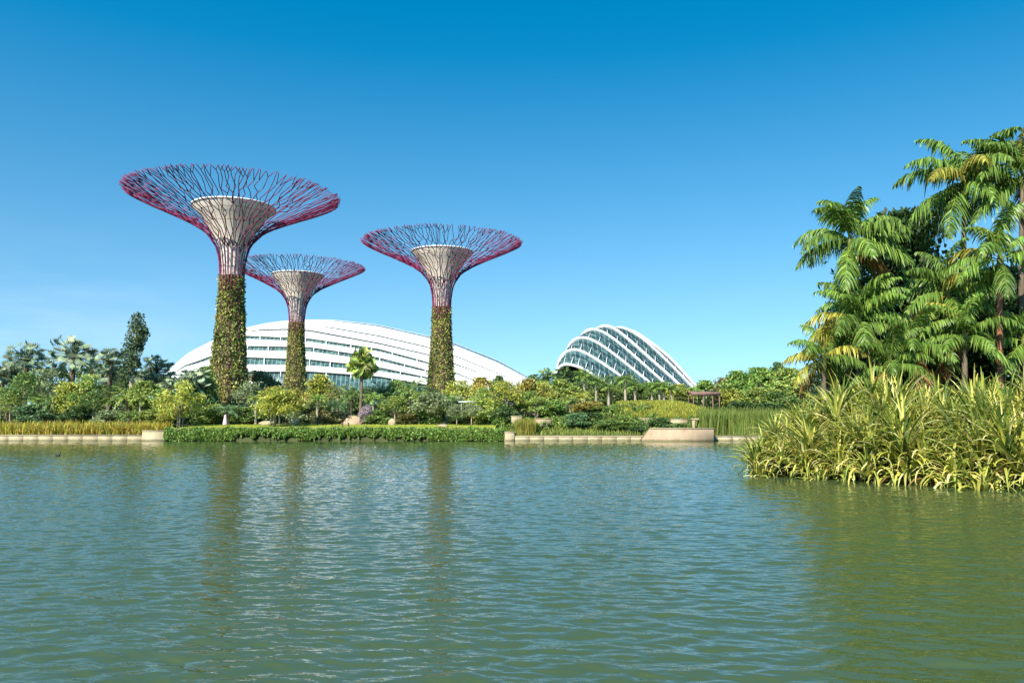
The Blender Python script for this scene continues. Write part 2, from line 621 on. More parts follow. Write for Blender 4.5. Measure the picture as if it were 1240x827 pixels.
def water_mesh():
    """lake surface with real wind waves, finer where one stands nearer"""
    r_ = np.random.default_rng(21)
    rows = np.concatenate([[-400, -60, 0, 3], np.geomspace(4.6, SHORE - 0.02, 1100), [SHORE + 0.05]])
    u = np.concatenate([[-9, -3, -1.25], np.linspace(-1, 1, 760), [1.25, 3, 9]])
    hw = 0.66 * np.maximum(rows, 3) + 3.0
    Xg = u[None, :] * hw[:, None]
    Yg = np.repeat(rows[:, None], len(u), 1)
    H = np.zeros_like(Xg)
    nw = 72
    lam = np.geomspace(0.17, 2.6, nw) * r_.uniform(0.93, 1.07, nw)
    ang = r_.normal(0.10, 0.42, nw)
    slope = 0.026 * np.interp(np.log(lam), np.log([0.17, 0.4, 0.7, 1.4, 2.6]), [1.2, 1.25, 0.8, 0.3, 0.1])
    for l_, a_, s_ in zip(lam, ang, slope):
        k_ = 2 * pi / l_
        ph = r_.uniform(0, 2 * pi)
        g = 0.75 + 0.45 * np.sin(Xg * r_.uniform(0.03, 0.2) + Yg * r_.uniform(0.03, 0.2) + r_.uniform(0, 6))
        w = np.sin(k_ * (np.sin(a_) * Xg + np.cos(a_) * Yg) + ph + 0.8 * np.sin(Xg * 0.31 + Yg * 0.17 + ph))
        H += g * s_ / k_ * (w + 0.22 * np.cos(2 * np.arcsin(np.clip(w, -1, 1))))
    H *= (np.abs(u) < 1.0)[None, :] * ((rows > 4.7) & (rows < SHORE - 0.1))[:, None]
    V = np.stack([Xg, Yg, H], -1).reshape(-1, 3)
    nx, ny = len(u), len(rows)
    i = (np.arange(ny - 1)[:, None] * nx + np.arange(nx - 1)[None]).reshape(-1, 1)
    return MB().add(V, i + np.array([[0, 1, nx + 1, nx]]))


tag(water_mesh().build('water', M_water, smooth=True), kind='structure')
# lawn sheet behind the creeper wall
V, Q = grid(np.linspace(-45.0, -2.2, 60), np.linspace(106.5, 121, 20), lambda x, y: gz(x, y) + 0.02)
tag(MB().add(V, Q).build('lawn', M_lawn, smooth=True), kind='structure')
print("setting ok")

# ------------------------------------------------------------------ sea walls
def wall_run(name, p0, p1, ztop, y0, y1, mat, label, joints=0, cap=True):
    root = empty(name, (X((p0 + p1) / 2, SHORE, 533), (y0 + y1) / 2, 0), label, 'wall')
    cx, cy = root.location.x, root.location.y
    x0, x1 = X(p0, SHORE, 533) - cx, X(p1, SHORE, 533) - cx
    mb = MB()
    n = max(1, joints)
    for i in range(n):
        a, b = x0 + (x1 - x0) * i / n, x0 + (x1 - x0) * (i + 1) / n
        box(mb, a + 0.02, b - 0.02, y0 - cy, y1 - cy, -1.5, ztop - 0.12)
    mb.build('wall_body', mat, root)
    if cap:
        mb = MB()
        box(mb, x0 - 0.01, x1 + 0.01, y0 - cy - 0.06, y1 - cy + 0.05, ztop - 0.117, ztop)
        mb.build('coping', mat, root)
    return root


wall_run('sea_wall', -260, 172, 0.85, SHORE, SHORE + 0.6, M_stone, 'long low pale stone sea wall in front of the yellow reeds', 24)
wall_run('stone_block', 172, 200, 1.40, SHORE - 0.1, SHORE + 1.2, M_stone, 'square pale stone block ending the reed bed wall beside the creeper', 1)
wall_run('retaining_wall', 200.5, 609, 1.59, SHORE + 0.25, SHORE + 0.75, M_stone, 'pale lake wall half hidden by the hanging green creeper', 26)
wall_run('stone_block', 610, 623, 1.25, SHORE - 0.1, SHORE + 1.2, M_stone, 'small pale stone block at the right end of the creeper wall', 1)
wall_run('sea_wall', 623.5, 940, 0.72, SHORE, SHORE + 0.6, M_stone, 'low pale stone sea wall under the green slope and tall reeds', 18)
# parapet with a sloped left end
root = empty('parapet', (X(820, 105, 533), 104.6, 0), 'raised pinkish stone parapet block with sloped end jutting into the lake', 'parapet')
mb = MB()
cx = root.location.x
xa, xb_, xc_, xd = X(777, 105, 533) - cx, X(787, 105, 519) - cx, X(862, 105, 519) - cx, X(862, 105, 533) - cx
zt = Zat(519, 105)
pf = [(xa, 0.28), (xb_, zt), (xc_, zt), (xd, 0.28), (xd, -1.5), (xa, -1.5)]
Vf = [(x, -0.6, z) for x, z in pf] + [(x, 1.3, z) for x, z in pf]
mb.add(Vf, [(0, 1, 7, 6), (1, 2, 8, 7), (2, 3, 9, 8), (3, 4, 10, 9), (4, 5, 11, 10), (5, 0, 6, 11), (5, 4, 3, 0), (0, 3, 2, 1), (6, 9, 10, 11), (7, 8, 9, 6)])
mb.build('parapet_body', M_pinkstone, root)
mb = MB()
box(mb, xb_ - 0.05, xc_ + 0.06, -0.68, 1.36, zt + 0.002, zt + 0.10)
mb.build('coping', M_stone, root)

# ------------------------------------------------------------------ leafy masses nobody could count
def blades(name, n, xyz_fn, hfn, wid, color, lean=0.25, seg=3, mat=None, label=None, droop=0.3):
    P = xyz_fn(n)
    n = len(P)
    h = hfn(n)
    az = rng.uniform(0, 2 * pi, n)
    d = np.stack([np.cos(az), np.sin(az), np.zeros(n)], 1)
    ln = np.abs(rng.normal(0, lean, n))
    t = np.linspace(0, 1, seg + 1)
    paths = P[:, None, :] + np.stack([np.zeros_like(t), np.zeros_like(t), t], 1)[None] * h[:, None, None] \
        + d[:, None, :] * (t ** 2)[None, :, None] * (ln * h)[:, None, None] - np.array([0, 0, 1.0]) * (t ** 3)[None, :, None] * (ln * h * droop)[:, None, None]
    s = norm(np.cross(d, [0, 0, 1.0]) + rng.normal(0, 0.4, (n, 3)))
    W = wid * rng.uniform(0.7, 1.3, n)[:, None] * np.clip(1.15 - t ** 2, 0.1, 1)[None]
    mb = MB()
    ribbons(mb, paths, W, s)
    o = mb.build(name, mat or M_reed)
    o.color = (*color, 1)
    return tag(o, label, None, None, 'stuff')


def area(x0, x1, y0, y1, zf=gz, keep=None):
    def f(n):
        x = rng.uniform(x0, x1, n)
        y = rng.uniform(y0, y1, n)
        P = np.stack([x, y, zf(x, y)], 1)
        if keep is not None:
            P = P[keep(x, y)]
        return P
    return f


blades('yellow_reeds', 11000, area(-85, X(196, 108), 106.9, 111.5), lambda n: rng.uniform(0.5, 1.9, n), 0.11, (0.46, 0.39, 0.06), 0.6,
       label='bed of yellowing reeds above the left sea wall')
blades('yellow_reeds', 3000, area(X(625, 108), X(648, 108), 107, 111), lambda n: rng.uniform(1.0, 2.1, n), 0.08, (0.30, 0.29, 0.05), 0.2,
       label='olive reed patch right of the creeper wall')
blades('tall_reeds', 6000, area(X(852, 108), X(955, 108), 107, 113), lambda n: rng.uniform(2.0, 3.4, n), 0.09, (0.19, 0.25, 0.05), 0.12,
       label='tall green reeds behind the sea wall beside the parapet')
blades('meadow_grass', 22000, area(14, 40, 117, 134, keep=lambda x, y: (x > 15 + 0.15 * (y - 119)) & (x < 36 - 0.45 * (y - 117))), lambda n: rng.uniform(0.4, 0.9, n), 0.10, (0.36, 0.37, 0.05), 0.25,
       label='yellow green meadow grass on the rounded slope')
blades('slope_grass', 14000, area(-1.5, 40, 106.9, 122), lambda n: rng.uniform(0.2, 0.6, n), 0.10, (0.22, 0.27, 0.05), 0.35, seg=2,
       label='rough green grass covering the slope above the right sea wall')
blades('lawn_blades', 14000, area(-45, -2.2, 106.9, 120), lambda n: rng.uniform(0.05, 0.16, n), 0.06, (0.38, 0.42, 0.06), 0.3, seg=2,
       label='short bright grass on the lake lawn')

# creeper hanging over the middle wall
n = 26000
x = rng.uniform(X(200, SHORE), X(610, SHORE), n)
_hx = np.linspace(x.min(), x.max(), 150)
_hv = rng.uniform(0.35, 0.85, 150) + 0.15 * np.sin(_hx * 0.4)
_px = np.interp(_hx, [X(200, SHORE), X(610, SHORE)], [200, 610])
_hv = np.where((_px < 285) | ((_px > 525)), rng.uniform(0.85, 1.0, 150), _hv)
hang = np.clip(np.interp(x, _hx, _hv) + rng.normal(0, 0.1, n), 0.2, 1.0)
v = rng.uniform(0, 1, n) ** 0.8
z = 1.74 - v * 1.66 * hang + 0.13 * np.sin(x * 0.9) * np.sin(x * 2.3 + 1) + (rng.random(n) < 0.05) * rng.uniform(0, 0.25, n)
y = SHORE + 0.12 - rng.uniform(0, 0.4, n) * np.sin(np.clip(v, 0.05, 1) * 2.6) + (v < 0.12) * rng.uniform(0, 0.8, n)
P = np.stack([x, y, z], 1)
D = rng.normal(size=(n, 3)) * 0.7 + np.array([0, -0.5, -0.5])
mb = MB()
leaves(mb, P, D, rng.uniform(0.22, 0.42, n), rng.uniform(0.14, 0.26, n))
o = mb.build('creeper', M_leaf)
o.color = (0.19, 0.30, 0.06, 1)
tag(o, 'glossy green creeper hanging down over the pale lake wall', None, None, 'stuff')


def clump_mass(name, centers, radii, per, size, color, label, flat=0.8):
    mb = MB()
    for c, r, k in zip(centers, radii, per):
        d = norm(rng.normal(size=(k, 3)))
        d[:, 2] = np.where(d[:, 2] < -0.3, -d[:, 2], d[:, 2])
        P = c + d * r * rng.uniform(0.6, 1.05, (k, 1)) * np.array([1, 1, flat])
        leaves(mb, P, d * 0.6 + rng.normal(size=(k, 3)) * 0.6, rng.uniform(0.7, 1.3, k) * size, rng.uniform(0.4, 0.7, k) * size)
    o = mb.build(name, M_leaf)
    o.color = (*color, 1)
    return tag(o, label, None, None, 'stuff')


def mass_area(n, x0, x1, y0, y1, r0, r1, zoff=0.4, keep=None):
    x = rng.uniform(x0, x1, n)
    y = rng.uniform(y0, y1, n)
    if keep is not None:
        k = keep(x, y)
        x, y = x[k], y[k]
    r = rng.uniform(r0, r1, len(x))
    return np.stack([x, y, gz(x, y) + r * zoff], 1), r


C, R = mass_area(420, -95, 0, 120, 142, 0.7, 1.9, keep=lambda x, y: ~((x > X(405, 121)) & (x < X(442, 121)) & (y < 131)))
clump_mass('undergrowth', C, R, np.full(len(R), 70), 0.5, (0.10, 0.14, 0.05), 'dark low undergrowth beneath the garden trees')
C, R = mass_area(110, -2, 20, 112, 124, 0.5, 1.1)
clump_mass('undergrowth', C, R, np.full(len(R), 60), 0.42, (0.17, 0.25, 0.05), 'bright green ground cover on the low slope right of the creeper wall')
C, R = mass_area(80, 17, 36, 109.5, 117, 0.35, 0.8)
clump_mass('undergrowth', C, R, np.full(len(R), 60), 0.36, (0.13, 0.21, 0.05), 'green ground cover on the terrace behind the parapet')
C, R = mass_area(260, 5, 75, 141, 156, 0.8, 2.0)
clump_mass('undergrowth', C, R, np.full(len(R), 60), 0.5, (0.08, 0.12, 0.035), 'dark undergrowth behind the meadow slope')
x = rng.uniform(-125, 95, 950)
y = rng.uniform(148, 166, 950)
C = np.stack([x, y, gz(x, y) + rng.uniform(0.0, 1.0, 950) ** 1.2 * np.interp(x, [-125, -75, -60, -50, 0, 12, 30, 42, 55, 95], [9, 8.5, 6.5, 4.5, 4.0, 3.2, 3.0, 3.0, 5.0, 6.0])], 1)
clump_mass('background_wood', C, rng.uniform(1.3, 2.4, 950), np.full(950, 90), 0.7, (0.10, 0.15, 0.045), 'continuous leafy wood closing the garden in front of the glass domes')

# ------------------------------------------------------------------ ridged white glasshouse
def build_flower_dome():
    Y0 = 330.0
    root = empty('glasshouse', (X(420, Y0), Y0, 4.0), 'long white ribbed glasshouse with low shell roof behind the three steel towers', 'glasshouse')
    O = np.array(root.location)
    us = np.concatenate([[187, 190, 193, 197, 201], np.arange(205, 650, 5.0), [655, 665, 680, 700, 714]])
    top = np.interp(us, [186, 190, 197, 201, 205, 228, 258, 296, 321, 342, 370, 402, 455, 516, 550, 603, 641, 655, 690, 715],
                    [504, 475, 455, 450.5, 447, 427, 412, 397, 391.5, 388.5, 387, 387, 392.5, 406, 415, 436, 457, 466, 485, 504])
    k = np.array([0.25, 0.5, 0.25])
    tt = np.convolve(np.pad(top, 1, mode='edge'), k, 'valid')
    top = tt
    base = 506.0
    LN = [([200, 300, 342, 385, 396, 459, 516, 560, 610, 645], [447.8, 396.5, 391, 394, 396, 407, 420, 434.5, 455, 470]),
          ([200, 228, 258, 296, 316, 345, 375, 459, 516, 580, 620], [448.6, 429, 414.5, 402, 399.7, 399, 400.5, 416, 429, 451, 468]),
          ([200, 228, 240, 257, 300, 375, 459, 516, 555, 600], [456, 433, 426.5, 420, 408.5, 412, 424, 439, 453, 471]),
          ([205, 223, 240, 257, 300, 375, 459, 516, 540, 590], [456, 443.5, 438.5, 432.5, 421.5, 423, 435, 449, 457, 475]),
          ([205, 225, 257, 285, 300, 375, 459, 516, 560], [470, 456, 446, 439, 437, 439, 447, 457.5, 469]),
          ([205, 260, 290, 375, 459, 520], [480, 457, 453, 453, 458, 467])]
    TK = [([380, 400, 460, 600, 640], [0.02, 0.5, 0.6, 0.35, 0.02]),
          ([290, 320, 400, 560, 610], [0.02, 0.75, 0.9, 0.5, 0.02]),
          ([225, 245, 300, 400, 480, 560, 600], [0.02, 1.0, 1.9, 1.9, 1.4, 0.5, 0.02]),
          ([205, 240, 300, 400, 480, 540, 600], [0.1, 1.5, 2.5, 2.5, 1.7, 0.6, 0.02]),
          ([205, 240, 300, 375, 460, 520, 570], [0.5, 3.0, 4.2, 3.6, 2.2, 0.8, 0.02]),
          ([205, 260, 375, 460, 520], [0.5, 2.5, 3.0, 2.0, 0.5])]
    lines = [np.interp(us, a, b) for a, b in LN]
    tks = [np.interp(us, a, b) for a, b in TK]
    # monotone stacking under the roof line
    prev = top + 0.6
    up, lo = [], []
    for L_, t_ in zip(lines, tks):
        u_ = np.minimum(np.maximum(L_ - t_, prev + 0.05), base - 0.2)
        l_ = np.minimum(np.maximum(L_ + t_, u_ + 0.02), base - 0.1)
        up.append(u_)
        lo.append(l_)
        prev = l_ + 0.6
    zb = Zat(base, Y0)

    def pt(i, py, inset=0.0):
        ztop = Zat(top[i], Y0 + 30)
        H = max(ztop - zb, 0.5)
        s = np.clip((base - py) / (base - top[i] + 1e-6), 0, 1)
        W = 34 * sqrt(H / 42.0)
        Y = Y0 + W * (1 - sqrt(max(1 - s * s, 0)))
        return un(us[i], py, Y + inset) - O

    bounds = [(top, up[0])] + [(lo[k], up[k + 1]) for k in range(5)] + [(lo[5], np.full(len(us), base - 0.05))]
    for k, (a, b) in enumerate(bounds):
        if k == 6:
            continue
        Vt = []
        for i in range(len(us)):
            rows = np.linspace(a[i], b[i], 5)
            P = [pt(i, a[i], 1.6)] + [pt(i, r_, 0.0 - 0.25 * sin(pi * j / 4)) for j, r_ in enumerate(rows)] + [pt(i, b[i], 1.6)]
            Vt += P
        m_ = 7
        Qd = [(i * m_ + j, i * m_ + j + 1, (i + 1) * m_ + j + 1, (i + 1) * m_ + j) for i in range(len(us) - 1) for j in range(m_ - 1)]
        MB().add(Vt, Qd).build('roof_band', M_roof, root, smooth=False)
    # glass shell, set back behind the bands, with the rear half of the shell
    Vt = []
    m_ = 15
    for i in range(len(us)):
        for j in range(m_):
            py = base + (top[i] + 0.8 - base) * sin(j / (m_ - 1) * pi / 2)
            Vt.append(pt(i, py, 1.1))
    Qd = [(i * m_ + j, (i + 1) * m_ + j, (i + 1) * m_ + j + 1, i * m_ + j + 1) for i in range(len(us) - 1) for j in range(m_ - 1)]
    MB().add(Vt, Qd).build('glass_shell', M_glass, root)
    Vt = []
    for i in range(len(us)):
        a = pt(i, top[i], 0.0)
        H = max(a[2] - (zb - O[2]), 0.3)
        for j in range(m_):
            f = j / (m_ - 1)
            Vt.append((a[0] * (1 + 0.02 * f), a[1] + 60 * sqrt(H / 42) * (1 - cos(f * pi / 2)) * 0.9 + 30 * f, a[2] - H * (1 - cos(f * pi / 2))))
    MB().add(Vt, Qd).build('rear_shell', M_white, root, smooth=True)
    # short white struts standing in the window strips
    for k in (2, 3, 4, 5):
        for px in np.arange(300 - 6 * (k % 3), 560, 27):
            i = int(np.argmin(abs(us - px)))
            if lo[k][i] - up[k][i] < 1.2:
                continue
            mb = MB()
            tube(mb, [pt(i, up[k][i] - 0.5, 0.3), pt(i, lo[k][i] + 0.5, 0.1)], 0.2, 5)
            mb.build('strut', M_white, root)
    return root


build_flower_dome()


def build_cloud_dome():
    Y0 = 300.0
    root = empty('glasshouse', (X(755, Y0), Y0, 5.0), 'steep domed glasshouse of white arched ribs and dark green glass', 'glasshouse')
    O = np.array(root.location)
    RB = [[(668, 505), (671, 458), (674, 446), (684, 440), (701, 444), (714, 451), (740, 470), (775, 505)],
          [(673, 505), (674, 455), (675, 441), (679, 431), (687, 423.5), (699, 422.5), (714, 430), (731, 441), (750, 454), (790, 485), (815, 505)],
          [(683, 505), (684, 450), (687, 421), (692, 411.5), (702.5, 407), (718, 411.5), (735, 422.5), (755, 438), (780, 458), (812, 484), (838, 505)],
          [(697, 505), (698, 450), (701.5, 408), (708, 399.5), (718, 396.5), (731, 402), (748, 414), (769, 432), (797, 457), (828, 485), (850, 505)],
          [(712, 505), (714, 450), (719, 400), (726, 393.5), (735, 393), (745, 398), (762, 412), (785.5, 433), (814, 458), (845, 487), (864, 505)],
          [(730, 505), (732, 450), (739, 399), (745, 395.5), (752, 395), (765, 401), (782, 413), (805, 434.5), (829, 459), (856, 487), (874, 505)],
          [(745, 505), (747, 450), (753, 400), (759, 397.5), (764, 399), (779, 408.5), (795, 420), (812.6, 434.5), (841, 466), (860, 488), (875, 505)]]
    curves = []
    N = 41
    for k, r in enumerate(RB):
        r = np.array(r, float)
        # Catmull-Rom resample
        s = np.concatenate([[0], np.cumsum(np.linalg.norm(np.diff(r, axis=0), axis=1))])
        t = np.linspace(0, s[-1], N)
        pp = np.stack([np.interp(t, s, r[:, 0]), np.interp(t, s, r[:, 1])], 1)
        for _ in range(2):
            pp[1:-1] = 0.25 * pp[:-2] + 0.5 * pp[1:-1] + 0.25 * pp[2:]
        Yk = Y0 + k * 8.0
        P = np.array([un(a, b, Yk + 5 * (i / (N - 1))) for i, (a, b) in enumerate(pp)]) - O
        curves.append(P)
        mb = MB()
        tan = norm(np.gradient(P, axis=0))
        yv = np.array([0, 1.0, 0])
        nn = norm(np.cross(tan, yv))
        wd = 0.5 if k not in (4, 6) else 0.6
        Vt = np.concatenate([[p - n_ * wd - yv * 0.6, p + n_ * wd - yv * 0.6, p + n_ * wd + yv * 0.6, p - n_ * wd + yv * 0.6] for p, n_ in zip(P, nn)])
        Qd = [(i * 4 + j, i * 4 + (j + 1) % 4, (i + 1) * 4 + (j + 1) % 4, (i + 1) * 4 + j) for i in range(N - 1) for j in range(4)]
        mb.add(Vt, Qd).build('arched_rib', M_white, root)
    for k in range(6):
        A = curves[k] + np.array([0, 0.8, 0])
        B = curves[k + 1] + np.array([0, -0.4, -0.3])
        Vt = []
        for i in range(N):
            for f in (0, 0.33, 0.66, 1):
                p = A[i] * (1 - f) + B[i] * f
                Vt.append(p)
        Qd = [(i * 4 + j, (i + 1) * 4 + j, (i + 1) * 4 + j + 1, i * 4 + j + 1) for i in range(N - 1) for j in range(3)]
        g_ = MB().add(Vt, Qd).build('glass_panel', M_glass, root)
        for i in range(7, N - 3, 2):
            p = A[i] + np.array([0, -0.35, 0.2])
            dd = B - A[i]
            sc_ = dd[:, 0] * 0.36 + dd[:, 2] * 0.93
            off_ = np.abs(dd[:, 0] * 0.93 - dd[:, 2] * 0.36) + np.where(sc_ > 0.5, 0, 99)
            q_ = B[int(np.argmin(off_))]
            mb = MB()
            tube(mb, [p, p + (q_ - p) * 0.5 + np.array([0, -0.35, 0.25])], 0.15, 4)
            mb.build('glazing_bar', M_white, g_)
        for f in (0.33, 0.66):
            mb = MB()
            tube(mb, [A[i] * (1 - f) + B[i] * f + np.array([0, -0.15, 0.1]) for i in range(4, N - 2)], 0.09, 4)
            mb.build('glazing_rail', M_dark, g_)
    # closed rear of the shell
    Vt = []
    for i in range(N):
        a = curves[6][i]
        Vt += [a, a + np.array([4, 14, -1.0]), np.array([a[0] * 0.8 + 8, a[1] + 26, -3.0])]
    Qd = [(i * 3 + j, (i + 1) * 3 + j, (i + 1) * 3 + j + 1, i * 3 + j + 1) for i in range(N - 1) for j in range(2)]
    MB().add(Vt, Qd).build('rear_shell', M_glass, root)
    return root


build_cloud_dome()
print("domes ok")

# ------------------------------------------------------------------ tree-shaped steel towers
PROF = np.array([(2.02, 24.5), (2.02, 27), (2.15, 29.5), (2.65, 32), (3.9, 34.2), (6, 35.8), (9, 37.3), (12.5, 38.85), (16, 40.35), (18.4, 41.5)])
_ds = np.concatenate([[0], np.cumsum(np.linalg.norm(np.diff(PROF, axis=0), axis=1))])
PS = _ds / _ds[-1]


def prof(s):
    return np.interp(s, PS, PROF[:, 0]), np.interp(s, PS, PROF[:, 1])


def pol(th, s):
    r, z = prof(s)
    return np.array([r * cos(th), r * sin(th), z])


LTOT = float(_ds[-1])


def branch_mesh(th0, rr, nmain):
    """one main rib of the canopy with all its forks; lengths in metres along the flared surface"""
    mb = MB()
    sector = 2 * pi / nmain

    def seg(m0, t0, m1, t1, r):
        """straight member between two nodes of the flared surface"""
        m1 = min(m1, LTOT)
        k = max(2, int((m1 - m0) / 1.4) + 1)
        tube(mb, [pol(t_, s_) for t_, s_ in zip(np.linspace(t0, t1, k), np.linspace(m0, m1, k) / LTOT)], np.full(k, r), 5)
        return m1, t1

    FORK = [(6.5, 11.5), (12.5, 17.5), (17.0, 21.0), (23.0, 25.2)]

    def grow(m, th, even, lvl, half):
        """a shoot standing at (m, th); its fair place at this level is the angle even"""
        r = [0.098, 0.082, 0.074, 0.068, 0.062][lvl]
        end = rr.uniform(*FORK[lvl]) if lvl < 4 else LTOT
        end = max(end, m + 0.8)
        if lvl == 0:
            m, th = seg(m, th, end, even, r)
        else:
            while m < min(end, LTOT) - 0.5:                     # kinked run back towards its fair place
                st = min(rr.uniform(1.3, 2.8), end - m)
                m, th = seg(m, th, m + st, even + rr.uniform(-1.0, 1.0) * half, r)
        if lvl >= 4 or m > LTOT - 0.7:
            return
        q = rr.random()
        kids = (-1, 1) if (lvl < 2 or q < 0.75) else (rr.choice((-1, 1)),)
        for sg in kids:
            ev = even + sg * half * 0.5
            arm = rr.uniform(0.7, 1.7) if lvl < 3 else rr.uniform(1.2, 2.6)
            arm = LTOT - rr.uniform(0.0, 0.7) - m if lvl == 3 else arm
            m2, th2 = seg(m, th, m + arm, ev + sg * half * (rr.uniform(0.1, 0.8) if lvl < 2 else rr.uniform(0.3, 1.3) if lvl == 2 else rr.uniform(0.7, 2.3)), r * 0.93)
            if lvl == 3 or (lvl == 2 and m2 > 21.8 and rr.random() < 0.15):
                continue
            grow(m2, th2, ev, lvl + 1, half * 0.5)

    grow(0.0, th0, th0, 0, sector * 0.5)
    return mb


def tower(px, Y, k, kz, label, seed, zbase):
    rr = np.random.default_rng(seed)
    x0 = X(px, Y, 480)
    root = empty('steel_tree_tower', (x0, Y, zbase), label, 'tower', 'tree shaped steel towers in the garden')
    # planted trunk, flared at the foot
    zz = np.array([0, 2, 5, 8, 12, 17, 22, 27.3]) 
    rad = np.array([4.6, 4.2, 3.7, 3.25, 2.8, 2.4, 2.1, 1.95])
    mb = MB()
    lathe(mb, [(r * k * 0.93, z_ * kz - (zbase if z_ > 0 else zbase + 0.2)) for r, z_ in zip(rad, zz)], 24)
    tr = mb.build('trunk', M_frame, root)
    n = int(17000 * k)
    zc = rr.uniform(0, 1, n) ** 0.95 * 27.2 + np.abs(rr.normal(0, 1.3, n)) * (rr.random(n) < 0.12)
    th = rr.uniform(0, 2 * pi, n)
    lump = 1 + 0.045 * np.sin(th * 5 + zc * 0.7) * np.sin(zc * 1.1 + th * 2) + 0.03 * rr.normal(size=n)
    r_ = np.interp(zc, zz, rad) * lump * (rr.uniform(0.95, 1.05, n) + 0.14 * (rr.random(n) < 0.05))
    P = np.stack([r_ * np.cos(th), r_ * np.sin(th), zc], 1) * np.array([k, k, kz])
    P[:, 2] -= zbase
    D = np.stack([np.cos(th), np.sin(th), np.full(n, -0.5)], 1) + rr.normal(size=(n, 3)) * 0.6
    mb = MB()
    leaves(mb, P, D, rr.uniform(0.25, 0.6, n) * k, rr.uniform(0.15, 0.36, n) * k)
    mb.build('planting', M_skin, tr)
    mb = MB()
    for j in range(9):
        t_ = j * 2 * pi / 9 + 0.1
        tube(mb, [(np.interp(z_, zz, rad) * 1.03 * k * cos(t_), np.interp(z_, zz, rad) * 1.03 * k * sin(t_), z_ * kz - zbase) for z_ in np.linspace(0.2, 25.5, 12)], 0.05, 5)
    mb.build('climbing_ribs', M_steel, tr)
    # concrete core, funnel shaped
    cp = [(1.7, 24), (1.75, 29), (2.05, 31.5), (3.0, 33.7), (3.95, 35.3), (5.4, 37.6), (7.0, 39.15), (7.05, 39.35)]
    mb = MB()
    lathe(mb, [(r * k, z_ * kz - zbase) for r, z_ in cp], 40)
    core = mb.build('core', M_core, root)
    mb = MB()
    for r, z_ in [(4.6, 36.35), (5.98, 38.2)]:
        a = np.linspace(0, 2 * pi, 41)
        tube(mb, np.stack([r * k * np.cos(a), r * k * np.sin(a), np.full(41, z_ * kz - zbase)], 1), 0.05 * k, 4, cap=False)
    for j in range(20):
        t_ = j * 2 * pi / 20
        tube(mb, [(r * k * cos(t_) * 1.005, r * k * sin(t_) * 1.005, z_ * kz - zbase) for r, z_ in cp[2:7]], 0.05 * k, 4)
    mb.build('core_joints', M_pinkstone, core)
    mb = MB()
    lathe(mb, [(7.0 * k, 39.2 * kz - zbase), (7.14 * k, 39.22 * kz - zbase), (7.14 * k, 39.44 * kz - zbase), (0.01, 39.5 * kz - zbase)], 40)
    mb.build('rim', M_white, core)
    nm = 25
    for j in range(nm):
        th0 = (j + rr.uniform(-0.06, 0.06)) * 2 * pi / nm
        mb = branch_mesh(th0, rr, nm)
        mb.V = [v * np.array([k, k, kz]) - np.array([0, 0, zbase]) for v in mb.V]
        mb.build('branch', M_steel, root, smooth=True)
    return root


tower(276, 140.0, 1.0, 1.012, 'tallest and nearest steel tree tower with planted trunk and widest magenta branch canopy', 11, 1.5)
tower(357, 200.0, 0.91, 0.98, 'smallest steel tree tower standing behind the tallest, with shaded planted trunk', 12, 3.0)
tower(534, 166.0, 0.912, 0.948, 'right hand steel tree tower standing alone before the white glasshouse', 13, 3.0)
print("towers ok")

# ------------------------------------------------------------------ garden trees (meshes shared, 10 m tall prototypes)
def proto_broad(seed, nb=26, per=150, low=3.2, spread=3.6, top=9.3, leaf=0.55, limbs=5, droop=0.0, trunks=1):
    r_ = np.random.default_rng(seed)
    C = []
    for _ in range(nb):
        zz = r_.uniform(low, top)
        f = (zz - low) / (top - low)
        rad = spread * (0.55 + 0.45 * sin(pi * min(f * 0.9 + 0.15, 1))) * sqrt(r_.uniform(0.05, 1)) * (1 - 0.45 * f ** 3)
        a = r_.uniform(0, 2 * pi)
        C.append((rad * cos(a), rad * sin(a), zz))
    C = np.array(C)
    mb = MB()
    for c in C:
        rb = r_.uniform(0.75, 1.45) * spread / 3.6
        k = int(per * rb * r_.uniform(0.7, 1.2))
        d = norm(r_.normal(size=(k, 3)))
        d[:, 2] = np.where(d[:, 2] < -0.6, -d[:, 2], d[:, 2])
        P = c + d * rb * (0.35 + 0.95 * r_.uniform(0, 1, (k, 1)) + 0.5 * (r_.random((k, 1)) < 0.12)) * np.array([1, 1, 0.95])
        D = d * 0.5 + r_.normal(size=(k, 3)) * 0.65 + np.array([0, 0, -droop])
        P[:, 2] = np.clip(P[:, 2] - droop * r_.uniform(0, 1.2, k), 0.4, 10)
        leaves(mb, P, D, r_.uniform(0.7, 1.4, k) * leaf * (1 + 0.8 * droop), r_.uniform(0.45, 0.75, k) * leaf * (1 - 0.5 * min(droop, 1)))
    crown = mb.mesh('crown', M_leaf)
    mb = MB()
    for q in range(trunks):
        ox, oy = (r_.uniform(-0.9, 0.9), r_.uniform(-0.5, 0.5)) if trunks > 1 else (0, 0)
        rt = 0.24 if trunks == 1 else 0.12
        tube(mb, [(ox, oy, -0.3), (ox + 0.1, oy, 1.6), (ox * 0.8 - 0.08, oy * 0.8, low + 0.5), (ox * 0.6, oy * 0.5, (low + top) * 0.55)], [rt, rt * 0.8, rt * 0.65, rt * 0.3], 7)
    for c in C[:limbs]:
        s0 = r_.uniform(0.5, 1.0)
        tube(mb, [(0, 0, low * s0 + 0.6), c * np.array([0.5, 0.5, 0]) + np.array([0, 0, (low + c[2]) * 0.5]), c], [0.12, 0.08, 0.03], 5)
    return crown, mb


